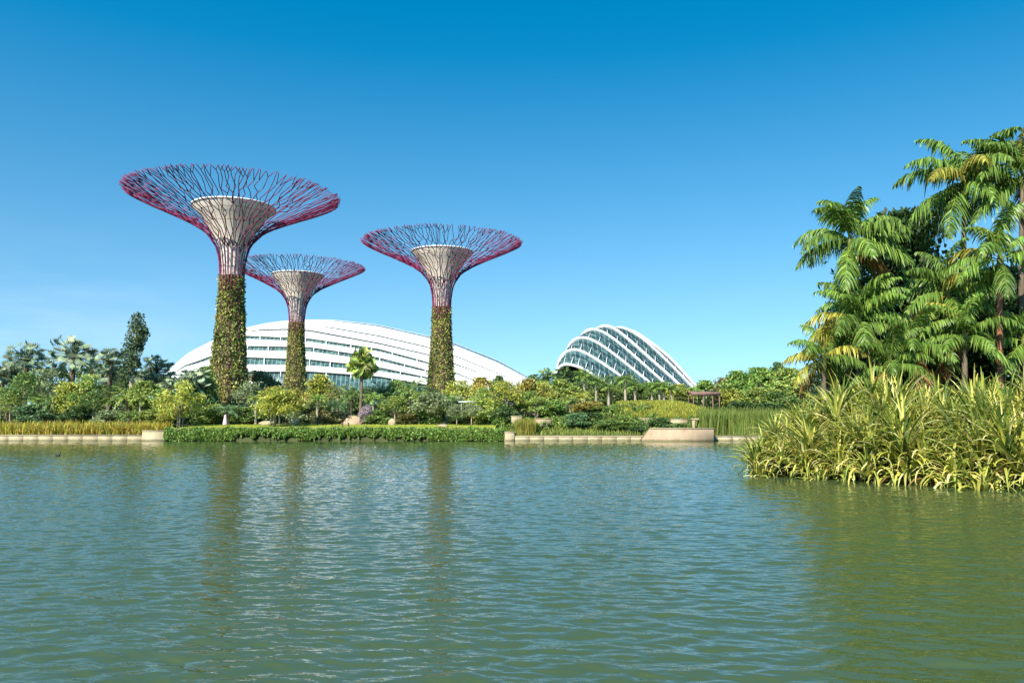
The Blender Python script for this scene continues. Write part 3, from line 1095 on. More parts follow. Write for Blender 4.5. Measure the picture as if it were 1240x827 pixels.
def fan_leaf(mb, base, d, R, pl=14, roll=0.0, mi=0):
    """one pleated fan leaf"""
    d = d / np.linalg.norm(d)
    s0 = np.cross(d, [0.02, 0.01, 1.0])
    s0 /= np.linalg.norm(s0) + 1e-9
    n0 = np.cross(s0, d)
    s = s0 * cos(roll) + n0 * sin(roll)
    nrm = np.cross(s, d)
    V = [base]
    half = radians(120)
    for j in range(2 * pl + 1):
        a = -half + half * j / pl
        rr = R * (1.0 if j % 2 else 0.45) * (0.8 + 0.2 * cos(a))
        V.append(base + (d * cos(a) + s * sin(a)) * rr + nrm * (0.09 * R * (1 if j % 2 else -1) + 0.25 * R * (a / half) ** 2) - np.array([0, 0, 0.14 * R]))
    T = [(0, j, j + 1) for j in range(1, 2 * pl + 1)]
    mb.add(V, None, T, mi)


def proto_fan(seed, nl=72, R=0.74, pet=2.0, trunk_h=7.6, tr=0.26, skirt=0):
    r_ = np.random.default_rng(seed)
    mb = MB()
    for i in range(nl):
        a = i * 2.39996 + r_.uniform(-0.2, 0.2)
        el = radians(86 - 140 * (i / nl) ** 0.9 + r_.uniform(-10, 10))
        d = np.array([cos(a) * cos(el), sin(a) * cos(el), sin(el)])
        b = np.array([0, 0, trunk_h + 0.3])
        p = b + d * pet * r_.uniform(0.55, 1.15)
        tube(mb, [b, (b + p) / 2 + np.array([0, 0, 0.08]), p], [0.05, 0.04, 0.03], 4)
        d2 = d * 0.6 + r_.normal(size=3) * 0.38 + np.array([0, 0, -0.25])
        fan_leaf(mb, p, d2, R * r_.uniform(0.8, 1.1), 11, r_.uniform(-1.5, 1.5))
    crown = mb.mesh('crown', M_leaf)
    mb = MB()
    zs = np.linspace(-0.3, trunk_h + 0.4, 16)
    tube(mb, [(0.05 * sin(z_), 0, z_) for z_ in zs], [tr * (1 + 0.10 * (j % 2)) * (1.15 - 0.3 * j / 15) for j in range(16)], 8)
    return crown, mb


def frond(mb, L, el0, az, base, droop=1.35, nl=22, ll=0.75, lw=0.09, r_=None, hang=0.6, k=3, plume=0.25, mi=0):
    """feather leaf: arching rachis with hanging leaflets"""
    r_ = r_ or rng
    n = 14
    t = np.linspace(0, 1, n)
    el = el0 - droop * t ** 1.25
    ds = L / (n - 1)
    hx = np.concatenate([[0], np.cumsum(np.cos(el[:-1]) * ds)])
    hz = np.concatenate([[0], np.cumsum(np.sin(el[:-1]) * ds)])
    dirh = np.array([cos(az), sin(az), 0])
    side = np.array([-sin(az), cos(az), 0])
    P = base + hx[:, None] * dirh + hz[:, None] * np.array([0, 0, 1.0])
    tube(mb, P, np.linspace(0.035, 0.008, n) * (L / 3.2), 5, mi=mi)
    tt = np.linspace(0.14, 0.99, nl)
    for sg in (-1, 1):
        tj = np.clip(tt + r_.uniform(-0.012, 0.012, nl), 0.1, 1)
        B = np.stack([np.interp(tj, t, P[:, c]) for c in range(3)], 1)
        e = np.interp(tj, t, el)
        T = np.cos(e)[:, None] * dirh + np.sin(e)[:, None] * np.array([0, 0, 1.0])
        N = -np.sin(e)[:, None] * dirh + np.cos(e)[:, None] * np.array([0, 0, 1.0])
        ln = ll * np.clip(np.sin(pi * (tj * 0.86 + 0.13)), 0.25, 1) * r_.uniform(0.85, 1.15, nl)
        d0 = norm(sg * side * 0.85 + T * 0.55 + N * r_.normal(plume, 0.3, nl)[:, None])
        q = np.linspace(0, 1, k + 1)
        paths = B[:, None, :] + d0[:, None, :] * (q[None, :, None] * ln[:, None, None]) * (1 - 0.35 * hang * q)[None, :, None] \
            - np.array([0, 0, 1.0]) * (hang * (q ** 1.7)[None, :, None] * ln[:, None, None])
        W = lw * np.array([0.7, 1.0, 0.8, 0.15])[None, :k + 1] * np.ones((nl, 1)) if k == 3 else lw * np.array([0.8, 1.0, 0.2])[None] * np.ones((nl, 1))
        sd_ = norm(T + r_.normal(0, 0.25, (nl, 3)))
        ribbons(mb, paths, W, sd_, mi=mi)


def proto_feather(seed, nf=18, L=2.6, trunk_h=7.2, tr=0.22):
    r_ = np.random.default_rng(seed)
    mb = MB()
    for i in range(nf):
        el = radians(78 - 95 * (i / nf) + r_.uniform(-8, 8))
        frond(mb, L * r_.uniform(0.85, 1.1), el, i * 2.39996, np.array([0, 0, trunk_h + 0.1]), 1.3, 13, 0.75, 0.16, r_, 0.55, 2)
    crown = mb.mesh('crown', M_leaf)
    mb = MB()
    zs = np.linspace(-0.3, trunk_h + 0.2, 12)
    tube(mb, [(0.08 * sin(z_ * 0.5), 0, z_) for z_ in zs], [tr * (1.2 - 0.5 * j / 11) for j in range(12)], 7)
    return crown, mb


def proto_bush(seed, leaf=0.7, droop=0.0):
    """foliage to the ground, 10 units tall"""
    return proto_broad(seed, 26, 130, 0.8, 4.4, 8.9, leaf, 3, droop)


PR = {}


def proto(kind, v):
    key = (kind, v)
    if key not in PR:
        s = 100 + v + {'broad': 0, 'airy': 20, 'bush': 40, 'fan': 60, 'feather': 80, 'weep': 120, 'spiky': 140, 'densefan': 160}[kind]
        if kind == 'broad':
            c, t = proto_broad(s)
        elif kind == 'airy':
            c, t = proto_broad(s, 24, 85, 4.6, 3.4, 9.4, 0.42, 7, 0.15, 1)
        elif kind == 'bush':
            c, t = proto_bush(s)
        elif kind == 'fan':
            c, t = proto_fan(s)
        elif kind == 'densefan':
            c, t = proto_fan(s, 120, 1.05, 1.6, 7.4, 0.22)
        elif kind == 'feather':
            c, t = proto_feather(s)
        elif kind == 'spiky':
            c, t = proto_feather(s, 26, 3.9, 5.2, 0.24)
        else:
            c, t = proto_broad(s, 22, 120, 3.2, 3.4, 9.2, 0.5, 6, 0.9, 4)
        tm = t.mesh('trunk', M_palebark if kind in ('airy', 'weep', 'feather') else M_bark, True)
        tm2 = tm.copy()
        tm2.materials[0] = M_palebark
        PR[key] = (c, tm, tm2)
    return PR[key]


NAMEK = {'broad': ('leafy_tree', 'tree'), 'airy': ('slender_tree', 'tree'), 'bush': ('shrub', 'shrub'), 'fan': ('fan_palm', 'palm'), 'densefan': ('fan_palm', 'palm'),
         'feather': ('feather_palm', 'palm'), 'weep': ('weeping_tree', 'tree'), 'spiky': ('spiky_palm', 'palm')}
UNITW = {'broad': 8.2, 'airy': 7.8, 'bush': 10.0, 'fan': 5.0, 'densefan': 4.6, 'feather': 5.0, 'weep': 7.8, 'spiky': 6.6}
COLS = {'dk': (0.10, 0.17, 0.05), 'md': (0.18, 0.27, 0.07), 'lt': (0.31, 0.39, 0.09), 'yl': (0.43, 0.45, 0.08), 'or': (0.40, 0.34, 0.08),
        'sv': (0.27, 0.35, 0.21), 'bl': (0.17, 0.28, 0.12), 'br': (0.27, 0.25, 0.10), 'li': (0.42, 0.34, 0.38), 'gy': (0.28, 0.34, 0.16), 'gr': (0.23, 0.35, 0.075)}
COUNT = [0]


def T(kind, px, top, wpx, Y, col, label, group=None, var=None, pale=False):
    COUNT[0] += 1
    v = (COUNT[0] % 3) if var is None else var
    crown, tm, tm2 = proto(kind, v)
    x0 = X(px, Y)
    z0 = float(gz(x0, Y))
    h = Zat(top, Y) - z0
    ztop = {'fan': 10.2, 'densefan': 10.0, 'spiky': 8.6, 'feather': 9.5}.get(kind, 9.9)
    sz = h / ztop
    sx = 1.15 * (wpx / ppm(Y)) / UNITW[kind]
    nm, cat = NAMEK[kind]
    r_ = empty(nm, (x0, Y, z0), label, cat, group)
    r_.rotation_euler.z = (COUNT[0] * 2.4) % (2 * pi)
    r_.scale = (sx, sx, sz)
    t_ = obj('trunk', tm2 if pale else tm, r_)
    c_ = obj('crown', crown, r_)
    c = np.array(COLS[col]) * rng.uniform(0.85, 1.15)
    c_.color = (*[float(a) for a in c], 1)
    return r_


GL = 'trees of the left garden'
# --- left of the tallest tower
T('fan', 29, 416, 50, 130, 'sv', 'silvery fan palm rising second from the left edge, shorter than its right neighbour', 'silvery fan palms')
T('fan', 85, 407, 60, 131, 'sv', 'tallest and widest silvery fan palm on the left skyline', 'silvery fan palms')
T('fan', 131, 422, 48, 130, 'sv', 'silvery fan palm just left of the tall narrow ivy clad tree', 'silvery fan palms')
T('fan', 187, 432, 46, 129, 'sv', 'silvery fan palm just right of the tall narrow ivy clad tree', 'silvery fan palms')
T('fan', 0, 440, 46, 129, 'sv', 'silvery fan palm cut by the left edge of the picture', 'silvery fan palms')
T('fan', 232, 446, 48, 128, 'sv', 'silvery fan palm in front of the left tip of the long glasshouse', 'silvery fan palms')
T('fan', 207, 458, 40, 126, 'sv', 'lowest silvery fan palm, tucked between two bigger ones left of the tallest tower', 'silvery fan palms')
T('spiky', 8, 460, 50, 122, 'gr', 'bright green feather palm at the left edge below the silvery palm', GL)
T('airy', 24, 452, 44, 119, 'md', 'slender tree with long bare pale trunk near the left edge', GL, pale=True)
T('airy', 52, 448, 46, 125, 'gy', 'grey green slender tree between the two tallest silvery palms', GL)
T('spiky', 62, 470, 40, 118, 'md', 'mid green feather palm below the tallest silvery palm, left of the ochre one', GL)
T('broad', 82, 464, 42, 119, 'yl', 'ochre yellow leafy tree below the tallest silvery palm', GL)
T('airy', 108, 455, 46, 123, 'lt', 'light green slender tree right of the ochre yellow one', GL)
T('airy', 113, 474, 34, 117, 'md', 'small slender tree with a thin pale trunk above the reeds', GL, pale=True)
T('spiky', 134, 456, 40, 120, 'dk', 'dark spiky crowned palm left of the narrow tree trunk', GL)
T('spiky', 152, 462, 36, 119, 'lt', 'yellow green feather palm at the foot of the tall narrow tree', GL)
T('broad', 178, 463, 46, 121, 'lt', 'pale yellow green leafy tree right of the narrow tree trunk', GL)
T('spiky', 158, 494, 32, 114, 'gr', 'low spiky palm at the back edge of the reeds under the narrow tree', GL)
T('bush', 40, 490, 46, 117, 'bl', 'bluish green shrub behind the left part of the reeds', GL)
T('bush', 96, 492, 44, 117, 'dk', 'dark shrub behind the middle of the reeds', GL)
T('bush', 132, 497, 36, 116, 'gy', 'grey green low shrub right of the thin pale trunk', GL)
T('bush', 186, 496, 40, 115, 'lt', 'light green shrub behind the square stone block', GL)
T('weep', 217, 460, 54, 113, 'yl', 'yellow green weeping tree with several thin trunks left of the tallest tower', GL)
T('bush', 245, 478, 40, 122, 'dk', 'dark rounded shrub at the left foot of the tallest tower', GL)
T('broad', 248, 445, 30, 131, 'md', 'small mid green tree leaning against the left flank of the tallest tower', GL)
T('airy', 300, 462, 40, 126, 'gy', 'grey green slender tree at the right foot of the tallest tower', GL)
T('spiky', 278, 486, 44, 119, 'bl', 'bluish spiky palm in front of the tallest tower foot', GL)
T('bush', 258, 490, 36, 120, 'lt', 'pale green shrub left of the person in pink', GL)
T('bush', 296, 493, 38, 120, 'md', 'mid green shrub right of the person in pink', GL)
# --- between the towers
GM = 'trees of the middle garden'
T('broad', 315, 450, 44, 150, 'br', 'olive brown leafed tree left of the smallest tower foot', GM)
T('weep', 333, 468, 62, 113, 'yl', 'yellow weeping tree leaning left on the lawn before the smallest tower', GM, var=1)
T('airy', 357, 470, 36, 114, 'or', 'slender orange tinted sapling beside the yellow weeping tree', GM, pale=True)
T('broad', 385, 455, 44, 140, 'yl', 'yellowish tree right of the smallest tower foot', GM)
T('spiky', 408, 458, 36, 138, 'br', 'olive feather palm under the glasshouse between two towers', GM)
T('bush', 372, 484, 40, 121, 'gy', 'grey green shrub right of the orange sapling', GM)
T('spiky', 404, 478, 40, 122, 'bl', 'bluish spiky palm left of the stone steps', GM)
T('bush', 392, 496, 34, 120, 'br', 'low olive brown shrub left of the stone steps', GM)
T('densefan', 437, 419, 33, 123, 'lt', 'tall single fan palm with bright crown against the white glasshouse', None)
T('spiky', 425, 460, 44, 134, 'md', 'mid green feather palm behind the tall single fan palm', GM)
T('spiky', 462, 457, 40, 126, 'dk', 'dark spiky palm right of the tall single fan palm', GM)
T('spiky', 497, 450, 44, 127, 'md', 'mid green spiky palm left of the right hand tower', GM)
T('airy', 480, 462, 36, 130, 'lt', 'lime green slender tree between two spiky palms', GM)
T('bush', 445, 491, 18, 120, 'li', 'pale lilac flowering shrub right of the stone steps', GM)
T('bush', 460, 497, 36, 120, 'md', 'round green shrub on the lawn edge right of the stone steps', GM)
T('airy', 478, 480, 38, 119, 'lt', 'thin stemmed light green tree right of the lilac shrub', GM)
T('bush', 493, 495, 36, 120, 'br', 'low brownish shrub on the lawn edge left of the right hand tower', GM)
T('broad', 521, 476, 46, 119, 'gy', 'pale grey green leafy tree in front of the right hand tower foot', GM)
T('bush', 514, 495, 40, 120, 'md', 'mid green shrub below the pale grey tree before the right hand tower', GM)
T('airy', 556, 462, 40, 140, 'yl', 'yellow green slender tree right of the right hand tower trunk', GM)
T('bush', 550, 480, 36, 124, 'gy', 'grey green shrub left of the pale canopy shelter', GM)
T('bush', 568, 497, 38, 120, 'md', 'low green shrub under the pale canopy shelter', GM)
T('airy', 553, 490, 24, 115, 'gy', 'small slanting sapling in front of the canopy shelter, left one', GM, pale=True)
T('airy', 571, 488, 24, 115, 'gy', 'small sapling in front of the canopy shelter, right one', GM, pale=True)
T('bush', 592, 483, 42, 120, 'lt', 'yellow green bushy tree at the right end of the creeper wall', GM)
T('broad', 603, 456, 22, 150, 'dk', 'small dark umbrella shaped tree before the right tip of the long glasshouse', GM)
T('broad', 585, 458, 34, 152, 'or', 'orange tinted tree below the right tip of the long glasshouse', GM)
# --- right part of the far shore
GR = 'trees of the right garden'
T('airy', 615, 462, 44, 118, 'yl', 'slender yellow leafed tree with pale trunk over the olive reeds', GR, pale=True)
T('broad', 635, 460, 46, 128, 'or', 'golden orange leafy tree between the two glasshouses', GR)
T('airy', 655, 462, 40, 129, 'yl', 'golden yellow slender tree right of the golden orange one', GR)
T('spiky', 628, 481, 36, 120, 'gr', 'bright green feather palm over the small stone terrace', GR)
T('bush', 612, 492, 34, 115, 'dk', 'dark shrub beside the small stone terrace', GR)
T('airy', 651, 480, 40, 119, 'lt', 'light green slender tree with pale trunk at the slope foot', GR, pale=True)
T('broad', 672, 484, 44, 121, 'gr', 'fresh green broad tree with two pale trunks on the low slope', GR, pale=True)
T('fan', 663, 447, 32, 145, 'md', 'green fan palm left of the steep domed glasshouse', GR)
T('fan', 685, 444, 30, 146, 'dk', 'dark green fan palm before the left foot of the steep glasshouse', GR)
T('broad', 648, 455, 26, 147, 'bl', 'bluish green small tree filling the gap between the glasshouses', GR)
T('broad', 682, 460, 46, 133, 'lt', 'lime green leafy tree below the dark green fan palm', GR)
T('spiky', 702, 470, 40, 128, 'yl', 'yellowing spiky palm below the steep glasshouse', GR)
for px_, tp, lab in [(708, 443, 'leftmost slim feather palm before the steep glasshouse, dark crowned'), (722, 452, 'slim feather palm second from left before the steep glasshouse'),
                     (737, 461, 'short slim feather palm third from left before the steep glasshouse'), (758, 450, 'taller slim feather palm in the middle before the steep glasshouse'),
                     (769, 461, 'slim feather palm just right of the taller middle one'), (790, 464, 'short slim feather palm left of the closely set pair'),
                     (799, 459, 'left palm of the close pair before the right half of the steep glasshouse'), (804, 462, 'right palm of the close pair before the right half of the steep glasshouse'),
                     (814, 464, 'rightmost slim feather palm before the steep glasshouse')]:
    T('feather', px_, tp, 30, 137, 'gr', lab, 'slim feather palms before the steep glasshouse', pale=True)
T('airy', 745, 468, 38, 146, 'lt', 'light green slender tree behind the short third feather palm', GR)
T('broad', 780, 464, 40, 147, 'gr', 'bright green tree between the middle and right feather palms', GR)
T('broad', 824, 466, 34, 146, 'yl', 'yellow green tree right of the feather palms', GR)
T('broad', 715, 486, 40, 122, 'or', 'orange tinted tree on the slope below the leftmost feather palm', GR)
T('spiky', 732, 490, 40, 121, 'gr', 'fresh green feather palm on the slope below the third feather palm', GR)
T('bush', 718, 500, 34, 115, 'dk', 'dark purple shaded shrub near the sea wall below the orange tree', GR)
T('bush', 698, 500, 40, 114, 'bl', 'bluish shrub above the sea wall on the slope', GR)
T('bush', 738, 508, 34, 112, 'md', 'low mid green shrub above the right sea wall', GR)
T('bush', 757, 511, 34, 112, 'gr', 'low bright green shrub left of the parapet', GR)
T('bush', 799, 506, 30, 111, 'dk', 'dark green shrub on the terrace behind the parapet', GR)
T('bush', 770, 516, 24, 109, 'dk', 'small dark shrub at the sloped end of the parapet', GR)
# --- belt right of the pavilion
GB = 'trees behind the tall reeds'
T('broad', 852, 461, 36, 156, 'gr', 'green tree directly behind the pavilion roof', GB)
T('broad', 880, 458, 40, 150, 'br', 'brown tinted tree right above the pavilion', GB)
T('broad', 897, 450, 44, 148, 'gr', 'round bright green tree second from the pavilion', GB)
T('broad', 921, 446, 48, 147, 'gr', 'wide bright green tree third from the pavilion', GB)
T('broad', 942, 440, 30, 152, 'dk', 'small dark crown peeping above the bright green trees', GB)
T('broad', 955, 447, 50, 143, 'lt', 'light green tree beside the near palm grove', GB)
T('broad', 885, 472, 40, 138, 'yl', 'yellow green lower tree right of the pavilion', GB)
T('broad', 912, 470, 46, 136, 'lt', 'light green lower tree with thin pale trunk above the tall reeds', GB, pale=True)
T('broad', 938, 474, 46, 135, 'md', 'mid green lower tree above the right of the tall reeds', GB)
T('bush', 895, 486, 40, 130, 'dk', 'dark shrub right of the pavilion at the top of the reeds', GB)
T('bush', 925, 488, 44, 128, 'dk', 'dark shrub above the right of the tall reeds', GB)
GS = 'slim trees along the front of the garden'
for px_, tp, w_, Y_, c_, kd, lab in [
        (12, 478, 30, 118, 'lt', 'airy', 'slim light green tree nearest the left edge over the reeds'), (45, 478, 28, 117.5, 'gr', 'feather', 'young feather palm left of the yellow green tree above the reeds'),
        (92, 476, 30, 118, 'gr', 'airy', 'slim green tree right of the yellow green tree above the reeds'), (126, 478, 28, 118, 'lt', 'feather', 'young feather palm right of the thin pale trunk above the reeds'),
        (170, 474, 30, 118, 'lt', 'feather', 'young feather palm right of the low spiky palm under the narrow tree'), (196, 472, 32, 117, 'gr', 'airy', 'slim green tree above the square stone block'),
        (310, 474, 30, 119, 'lt', 'feather', 'young feather palm left of the yellow weeping tree'), (384, 474, 28, 119, 'gr', 'feather', 'young feather palm between the orange sapling and bluish spiky palm'),
        (452, 472, 28, 121, 'gr', 'feather', 'young feather palm behind the lilac shrub'), (507, 470, 30, 120, 'lt', 'feather', 'young feather palm at the left flank of the right hand tower'),
        (541, 474, 28, 121, 'gr', 'feather', 'young feather palm at the right flank of the right hand tower'), (582, 470, 30, 121, 'lt', 'airy', 'slim light green tree right of the pale canopy shelter'),
        (642, 474, 30, 120, 'gr', 'airy', 'slim green tree above the pinkish terrace wall'), (690, 478, 30, 124, 'lt', 'feather', 'young feather palm below the yellowing spiky palm')]:
    T(kd, px_, tp, w_, Y_, c_, lab, GS, pale=True)
print("garden ok")

# --- tall narrow ivy-clad tree
Yn = 124.0
x0 = X(157, Yn)
root = empty('narrow_tree', (x0, Yn, float(gz(x0, Yn))), 'tall narrow ivy clad tree leaning right above the silvery palms', 'tree')
O = np.array(root.location)
mb = MB()
tube(mb, [np.array([0, 0, -0.3]), un(159, 470, Yn) - O, un(160, 440, Yn) - O, un(163, 415, Yn) - O, un(167, 385, Yn) - O], [0.36, 0.33, 0.28, 0.2, 0.08], 8)
mb.build('trunk', M_palebark, root, smooth=True)
mb = MB()
for a, b, r_ in [(167, 386, 8), (164, 394, 8), (171, 398, 8), (172, 406, 8), (161, 405, 9), (158, 416, 9), (165, 416, 9), (170, 413, 7), (155, 428, 9), (163, 430, 8), (152, 440, 9), (160, 444, 7), (151, 450, 8), (174, 401, 5), (168, 422, 6), (158, 438, 5), (161, 452, 4), (166, 440, 5)]:
    c = un(a, b, Yn + rng.uniform(-1.1, 0.4)) - O
    k = 150
    d = norm(rng.normal(size=(k, 3)))
    P = c + d * (r_ / ppm(Yn)) * rng.uniform(0.4, 1.1, (k, 1))
    leaves(mb, P, d * 0.5 + rng.normal(size=(k, 3)) * 0.5, rng.uniform(0.3, 0.55, k), rng.uniform(0.2, 0.35, k))
o = mb.build('crown', M_leaf, root)
o.color = (0.12, 0.17, 0.08, 1)

# ------------------------------------------------------------------ near right bank: palms
FR = {}


def frond_mesh(e, v):
    if (e, v) not in FR:
        r_ = np.random.default_rng(500 + e * 10 + v)
        mb = MB()
        el0 = [84, 66, 46, 24, 0, -25][e]
        dr = [1.6, 1.8, 1.8, 1.6, 1.3, 0.9][e]
        frond(mb, 3.5, radians(el0 + r_.uniform(-6, 6)), 0.0, np.array([0, 0, 0.0]), dr, 62, 1.05, 0.085, r_, 0.8, 3, 0.3)
        FR[(e, v)] = mb.mesh('frond', M_frond)
    return FR[(e, v)]


def near_palm(px, cy, Y, L, nf, label, seed, red=False, brown=0, base_px=None, yel=0.09):
    r_ = np.random.default_rng(seed)
    bp = px if base_px is None else base_px
    c = un(px, cy, Y)
    xb = X(bp, Y)
    z0 = float(bank(xb, Y))
    root = empty('feather_palm', (xb, Y, z0), label, 'palm', 'feather palms of the near right grove')
    top = c - np.array(root.location)
    mb = MB()
    zs = np.linspace(0, 1, 40)
    pts = np.stack([top[0] * zs ** 1.5, np.zeros(40), -0.2 + (top[2] + 0.2) * zs], 1)
    tube(mb, pts, [0.15 * (1.25 - 0.45 * z_) * (1.08 if j % 2 else 1.0) for j, z_ in enumerate(zs)], 9)
    mb.build('trunk', M_redbark if red else M_bark, root, smooth=True)
    mb = MB()
    tube(mb, [top + np.array([0, 0, z_]) for z_ in (-0.9, -0.5, -0.1, 0.25)], [0.15, 0.19, 0.16, 0.06], 9)
    o = mb.build('crown_shaft', M_frond, root, smooth=True)
    o.color = (0.16, 0.20, 0.05, 1)
    nf = int(nf * 1.05)
    for i in range(nf):
        f = i / nf
        e = min(5, int(f * 6))
        o = obj('frond', frond_mesh(e, int(r_.integers(0, 3))), root)
        o.location = [float(v) for v in top + np.array([0, 0, 0.1 - 0.4 * f])]
        o.rotation_euler = (r_.normal(0, 0.09), r_.normal(0, 0.09), i * 2.39996 + r_.uniform(-0.35, 0.35))
        s = L / 3.5 * r_.uniform(0.88, 1.1)
        o.scale = (s, s, s)
        g = np.array([0.155, 0.255, 0.042]) * r_.uniform(0.75, 1.3)
        q = r_.random()
        if i >= nf - brown:
            g = np.array([0.42, 0.20, 0.06]) * r_.uniform(0.8, 1.2)
            o['label'] = 'dead orange brown frond'
        elif q < yel:
            g = np.array([0.34, 0.32, 0.05]) * r_.uniform(0.8, 1.2)
        o.color = (*[float(a) for a in g], 1)
    return root


near_palm(1029, 290, 47.0, 3.8, 21, 'tall feather palm standing clear at the left of the near grove', 1, True, 1)
near_palm(1040, 388, 46.0, 3.6, 21, 'broad low feather palm under the clear standing one, left of the grove', 2, False, 1)
near_palm(997, 432, 45.0, 2.7, 15, 'short feather palm at the left tip of the grove with yellowing fronds', 3, False, 1, yel=0.3)
near_palm(1168, 222, 47.5, 4.2, 20, 'tallest feather palm of the near grove, its crown reaching highest', 4, False, 0)
near_palm(1238, 215, 46.0, 4.2, 19, 'tall feather palm cut by the right edge of the picture', 5, False, 0)
near_palm(1211, 312, 43.0, 3.2, 16, 'feather palm with bare reddish ringed trunk at the right of the grove', 6, True, 0)
near_palm(1148, 352, 45.5, 3.4, 18, 'mid height feather palm in front of the dark tree', 7, False, 1)
near_palm(1108, 422, 44.0, 3.0, 16, 'low feather palm with an orange dead frond in the middle of the grove', 8, False, 2)
near_palm(1168, 405, 43.0, 2.9, 15, 'low feather palm left of the bare reddish trunk', 9, False, 1)
near_palm(1078, 440, 43.5, 2.8, 13, 'lowest feather palm just above the strap leaved clumps at grove centre', 10, False, 1)
near_palm(1240, 410, 44.5, 2.9, 14, 'low feather palm at the right edge under the tall cut one', 14, False, 0)


def near_tree(px, top, Y, w, label, seed):
    c, t = proto_broad(seed, 60, 260, 1.0, 3.9, 9.2, 0.34, 9)
    x0 = X(px, Y)
    z0 = 1.2
    root = empty('broadleaf_tree', (x0, Y, z0), label, 'tree', 'dark broadleaf trees behind the near palms')
    h = (Zat(top, Y) - z0) / 9.9
    s = w / ppm(Y) / 8.2
    root.scale = (s, s, h)
    obj('trunk', t.mesh('trunk', M_bark, True), root)
    o = obj('crown', c, root)
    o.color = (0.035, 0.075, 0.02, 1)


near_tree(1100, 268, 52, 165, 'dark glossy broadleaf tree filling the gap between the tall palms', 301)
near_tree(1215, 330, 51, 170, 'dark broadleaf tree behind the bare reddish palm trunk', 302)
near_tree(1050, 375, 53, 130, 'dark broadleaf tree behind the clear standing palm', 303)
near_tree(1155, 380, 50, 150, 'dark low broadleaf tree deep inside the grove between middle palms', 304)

# --- strap leaved clumps on the waterline
def proto_strap(seed, nros=6, H=3.6):
    r_ = np.random.default_rng(seed)
    mb, ms = MB(), MB()
    for q in range(nros):
        a = r_.uniform(0, 2 * pi)
        rr = r_.uniform(0.1, 1.05)
        zc = H * (0.10 + 0.58 * (q + r_.uniform(0, 0.6)) / nros)
        c = np.array([rr * cos(a), rr * sin(a), zc])
        tube(ms, [(c[0] * 0.2, c[1] * 0.2, -0.4), (c[0] * 0.5, c[1] * 0.5, zc * 0.5), c], [0.09, 0.08, 0.07], 6)
        n = 38
        i = np.arange(n)
        az = i * 2.39996 + r_.uniform(-0.25, 0.25, n)
        el = np.radians(87 - (52 if q > nros * 0.4 else 75) * (i / n) + r_.uniform(-10, 10, n))
        L = r_.uniform(1.6, 2.8, n)
        k = 7
        t = np.linspace(0, 1, k)
        stiff = r_.uniform(0.12, 1.1, n) + (1.1 if q < nros * 0.5 else 0.0) + 0.6 * (i / n)
        e = el[:, None] - stiff[:, None] * np.clip(t[None] - 0.15, 0, 1) ** 1.35 * 1.5
        e = np.maximum(e, np.radians(-86))
        ds = (L / (k - 1))[:, None]
        hx = np.concatenate([np.zeros((n, 1)), np.cumsum(np.cos(e[:, :-1]) * ds, 1)], 1)
        hz = np.concatenate([np.zeros((n, 1)), np.cumsum(np.sin(e[:, :-1]) * ds, 1)], 1)
        dh = np.stack([np.cos(az), np.sin(az), np.zeros(n)], 1)
        paths = c + hx[..., None] * dh[:, None] + hz[..., None] * np.array([0, 0, 1.0])
        side = np.stack([-np.sin(az), np.cos(az), np.zeros(n)], 1)
        W = r_.uniform(0.10, 0.16, n)[:, None] * np.array([0.9, 1.0, 1.0, 0.92, 0.75, 0.5, 0.08])[None]
        ribbons(mb, paths, W, side, 0.28)
    return mb.mesh('leaves', M_strap), ms.mesh('stems', M_stem, True)


SP = [proto_strap(700 + i) for i in range(7)]


def edge_pt(f):
    """waterline of the near bank, f 0 at its left tip"""
    return np.array([12.3 + 8.7 * f, 42 - 9.0 * f])


SKY = ([895, 905, 930, 960, 1000, 1030, 1060, 1090, 1130, 1165, 1200, 1240, 1300], [512, 500, 493, 488, 473, 458, 447, 452, 461, 456, 448, 440, 440])
k = 0
ROWN = ['waterline', 'second row', 'back row']
for row, (off, cnt, hf) in enumerate([(0.0, 17, 0.66), (1.5, 14, 0.78), (3.0, 13, 0.88)]):
    for i in range(cnt):
        f = (i + 0.25 + 0.5 * rng.random()) / cnt * 1.26 + 0.015
        p = edge_pt(f) + np.array([0.72, 0.69]) * off + rng.normal(0, 0.15, 2)
        px_ = 620 + F * p[0] / p[1]
        if px_ > 1275:
            continue
        zt = HC + (HORIZON - np.interp(px_, *SKY)) * p[1] / F
        z0 = float(bank(p[0], p[1]))
        H = (zt - z0) * hf * rng.uniform(0.9, 1.08)
        s = max(H / 3.75, 0.55)
        place = 'at the left tip of the bank' if px_ < 960 else 'left of the low palms' if px_ < 1030 else 'below the low palms' if px_ < 1110 else 'right of the low palms' if px_ < 1180 else 'near the right edge'
        rown = ['trailing in the water', 'of the middle row', 'of the upright back row'][row]
        r_ = empty('strap_leaf_clump', (p[0], p[1], z0), 'strap leaved clump %s, %s' % (rown, place), 'pandanus', 'strap leaved clumps on the near bank')
        r_.rotation_euler.z = rng.uniform(0, 2 * pi)
        sw = min(max(s, 0.8), 1.15)
        r_.scale = (sw, sw, s)
        lv, st = SP[k % 7]
        k += 1
        obj('stems', st, r_)
        obj('leaves', lv, r_)
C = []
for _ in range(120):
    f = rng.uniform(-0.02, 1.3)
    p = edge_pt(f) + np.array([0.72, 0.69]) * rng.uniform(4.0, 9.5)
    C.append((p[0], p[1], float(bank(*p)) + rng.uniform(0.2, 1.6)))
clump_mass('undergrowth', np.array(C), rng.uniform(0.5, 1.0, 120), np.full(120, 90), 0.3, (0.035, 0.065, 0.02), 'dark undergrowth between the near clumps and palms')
print("near bank ok")

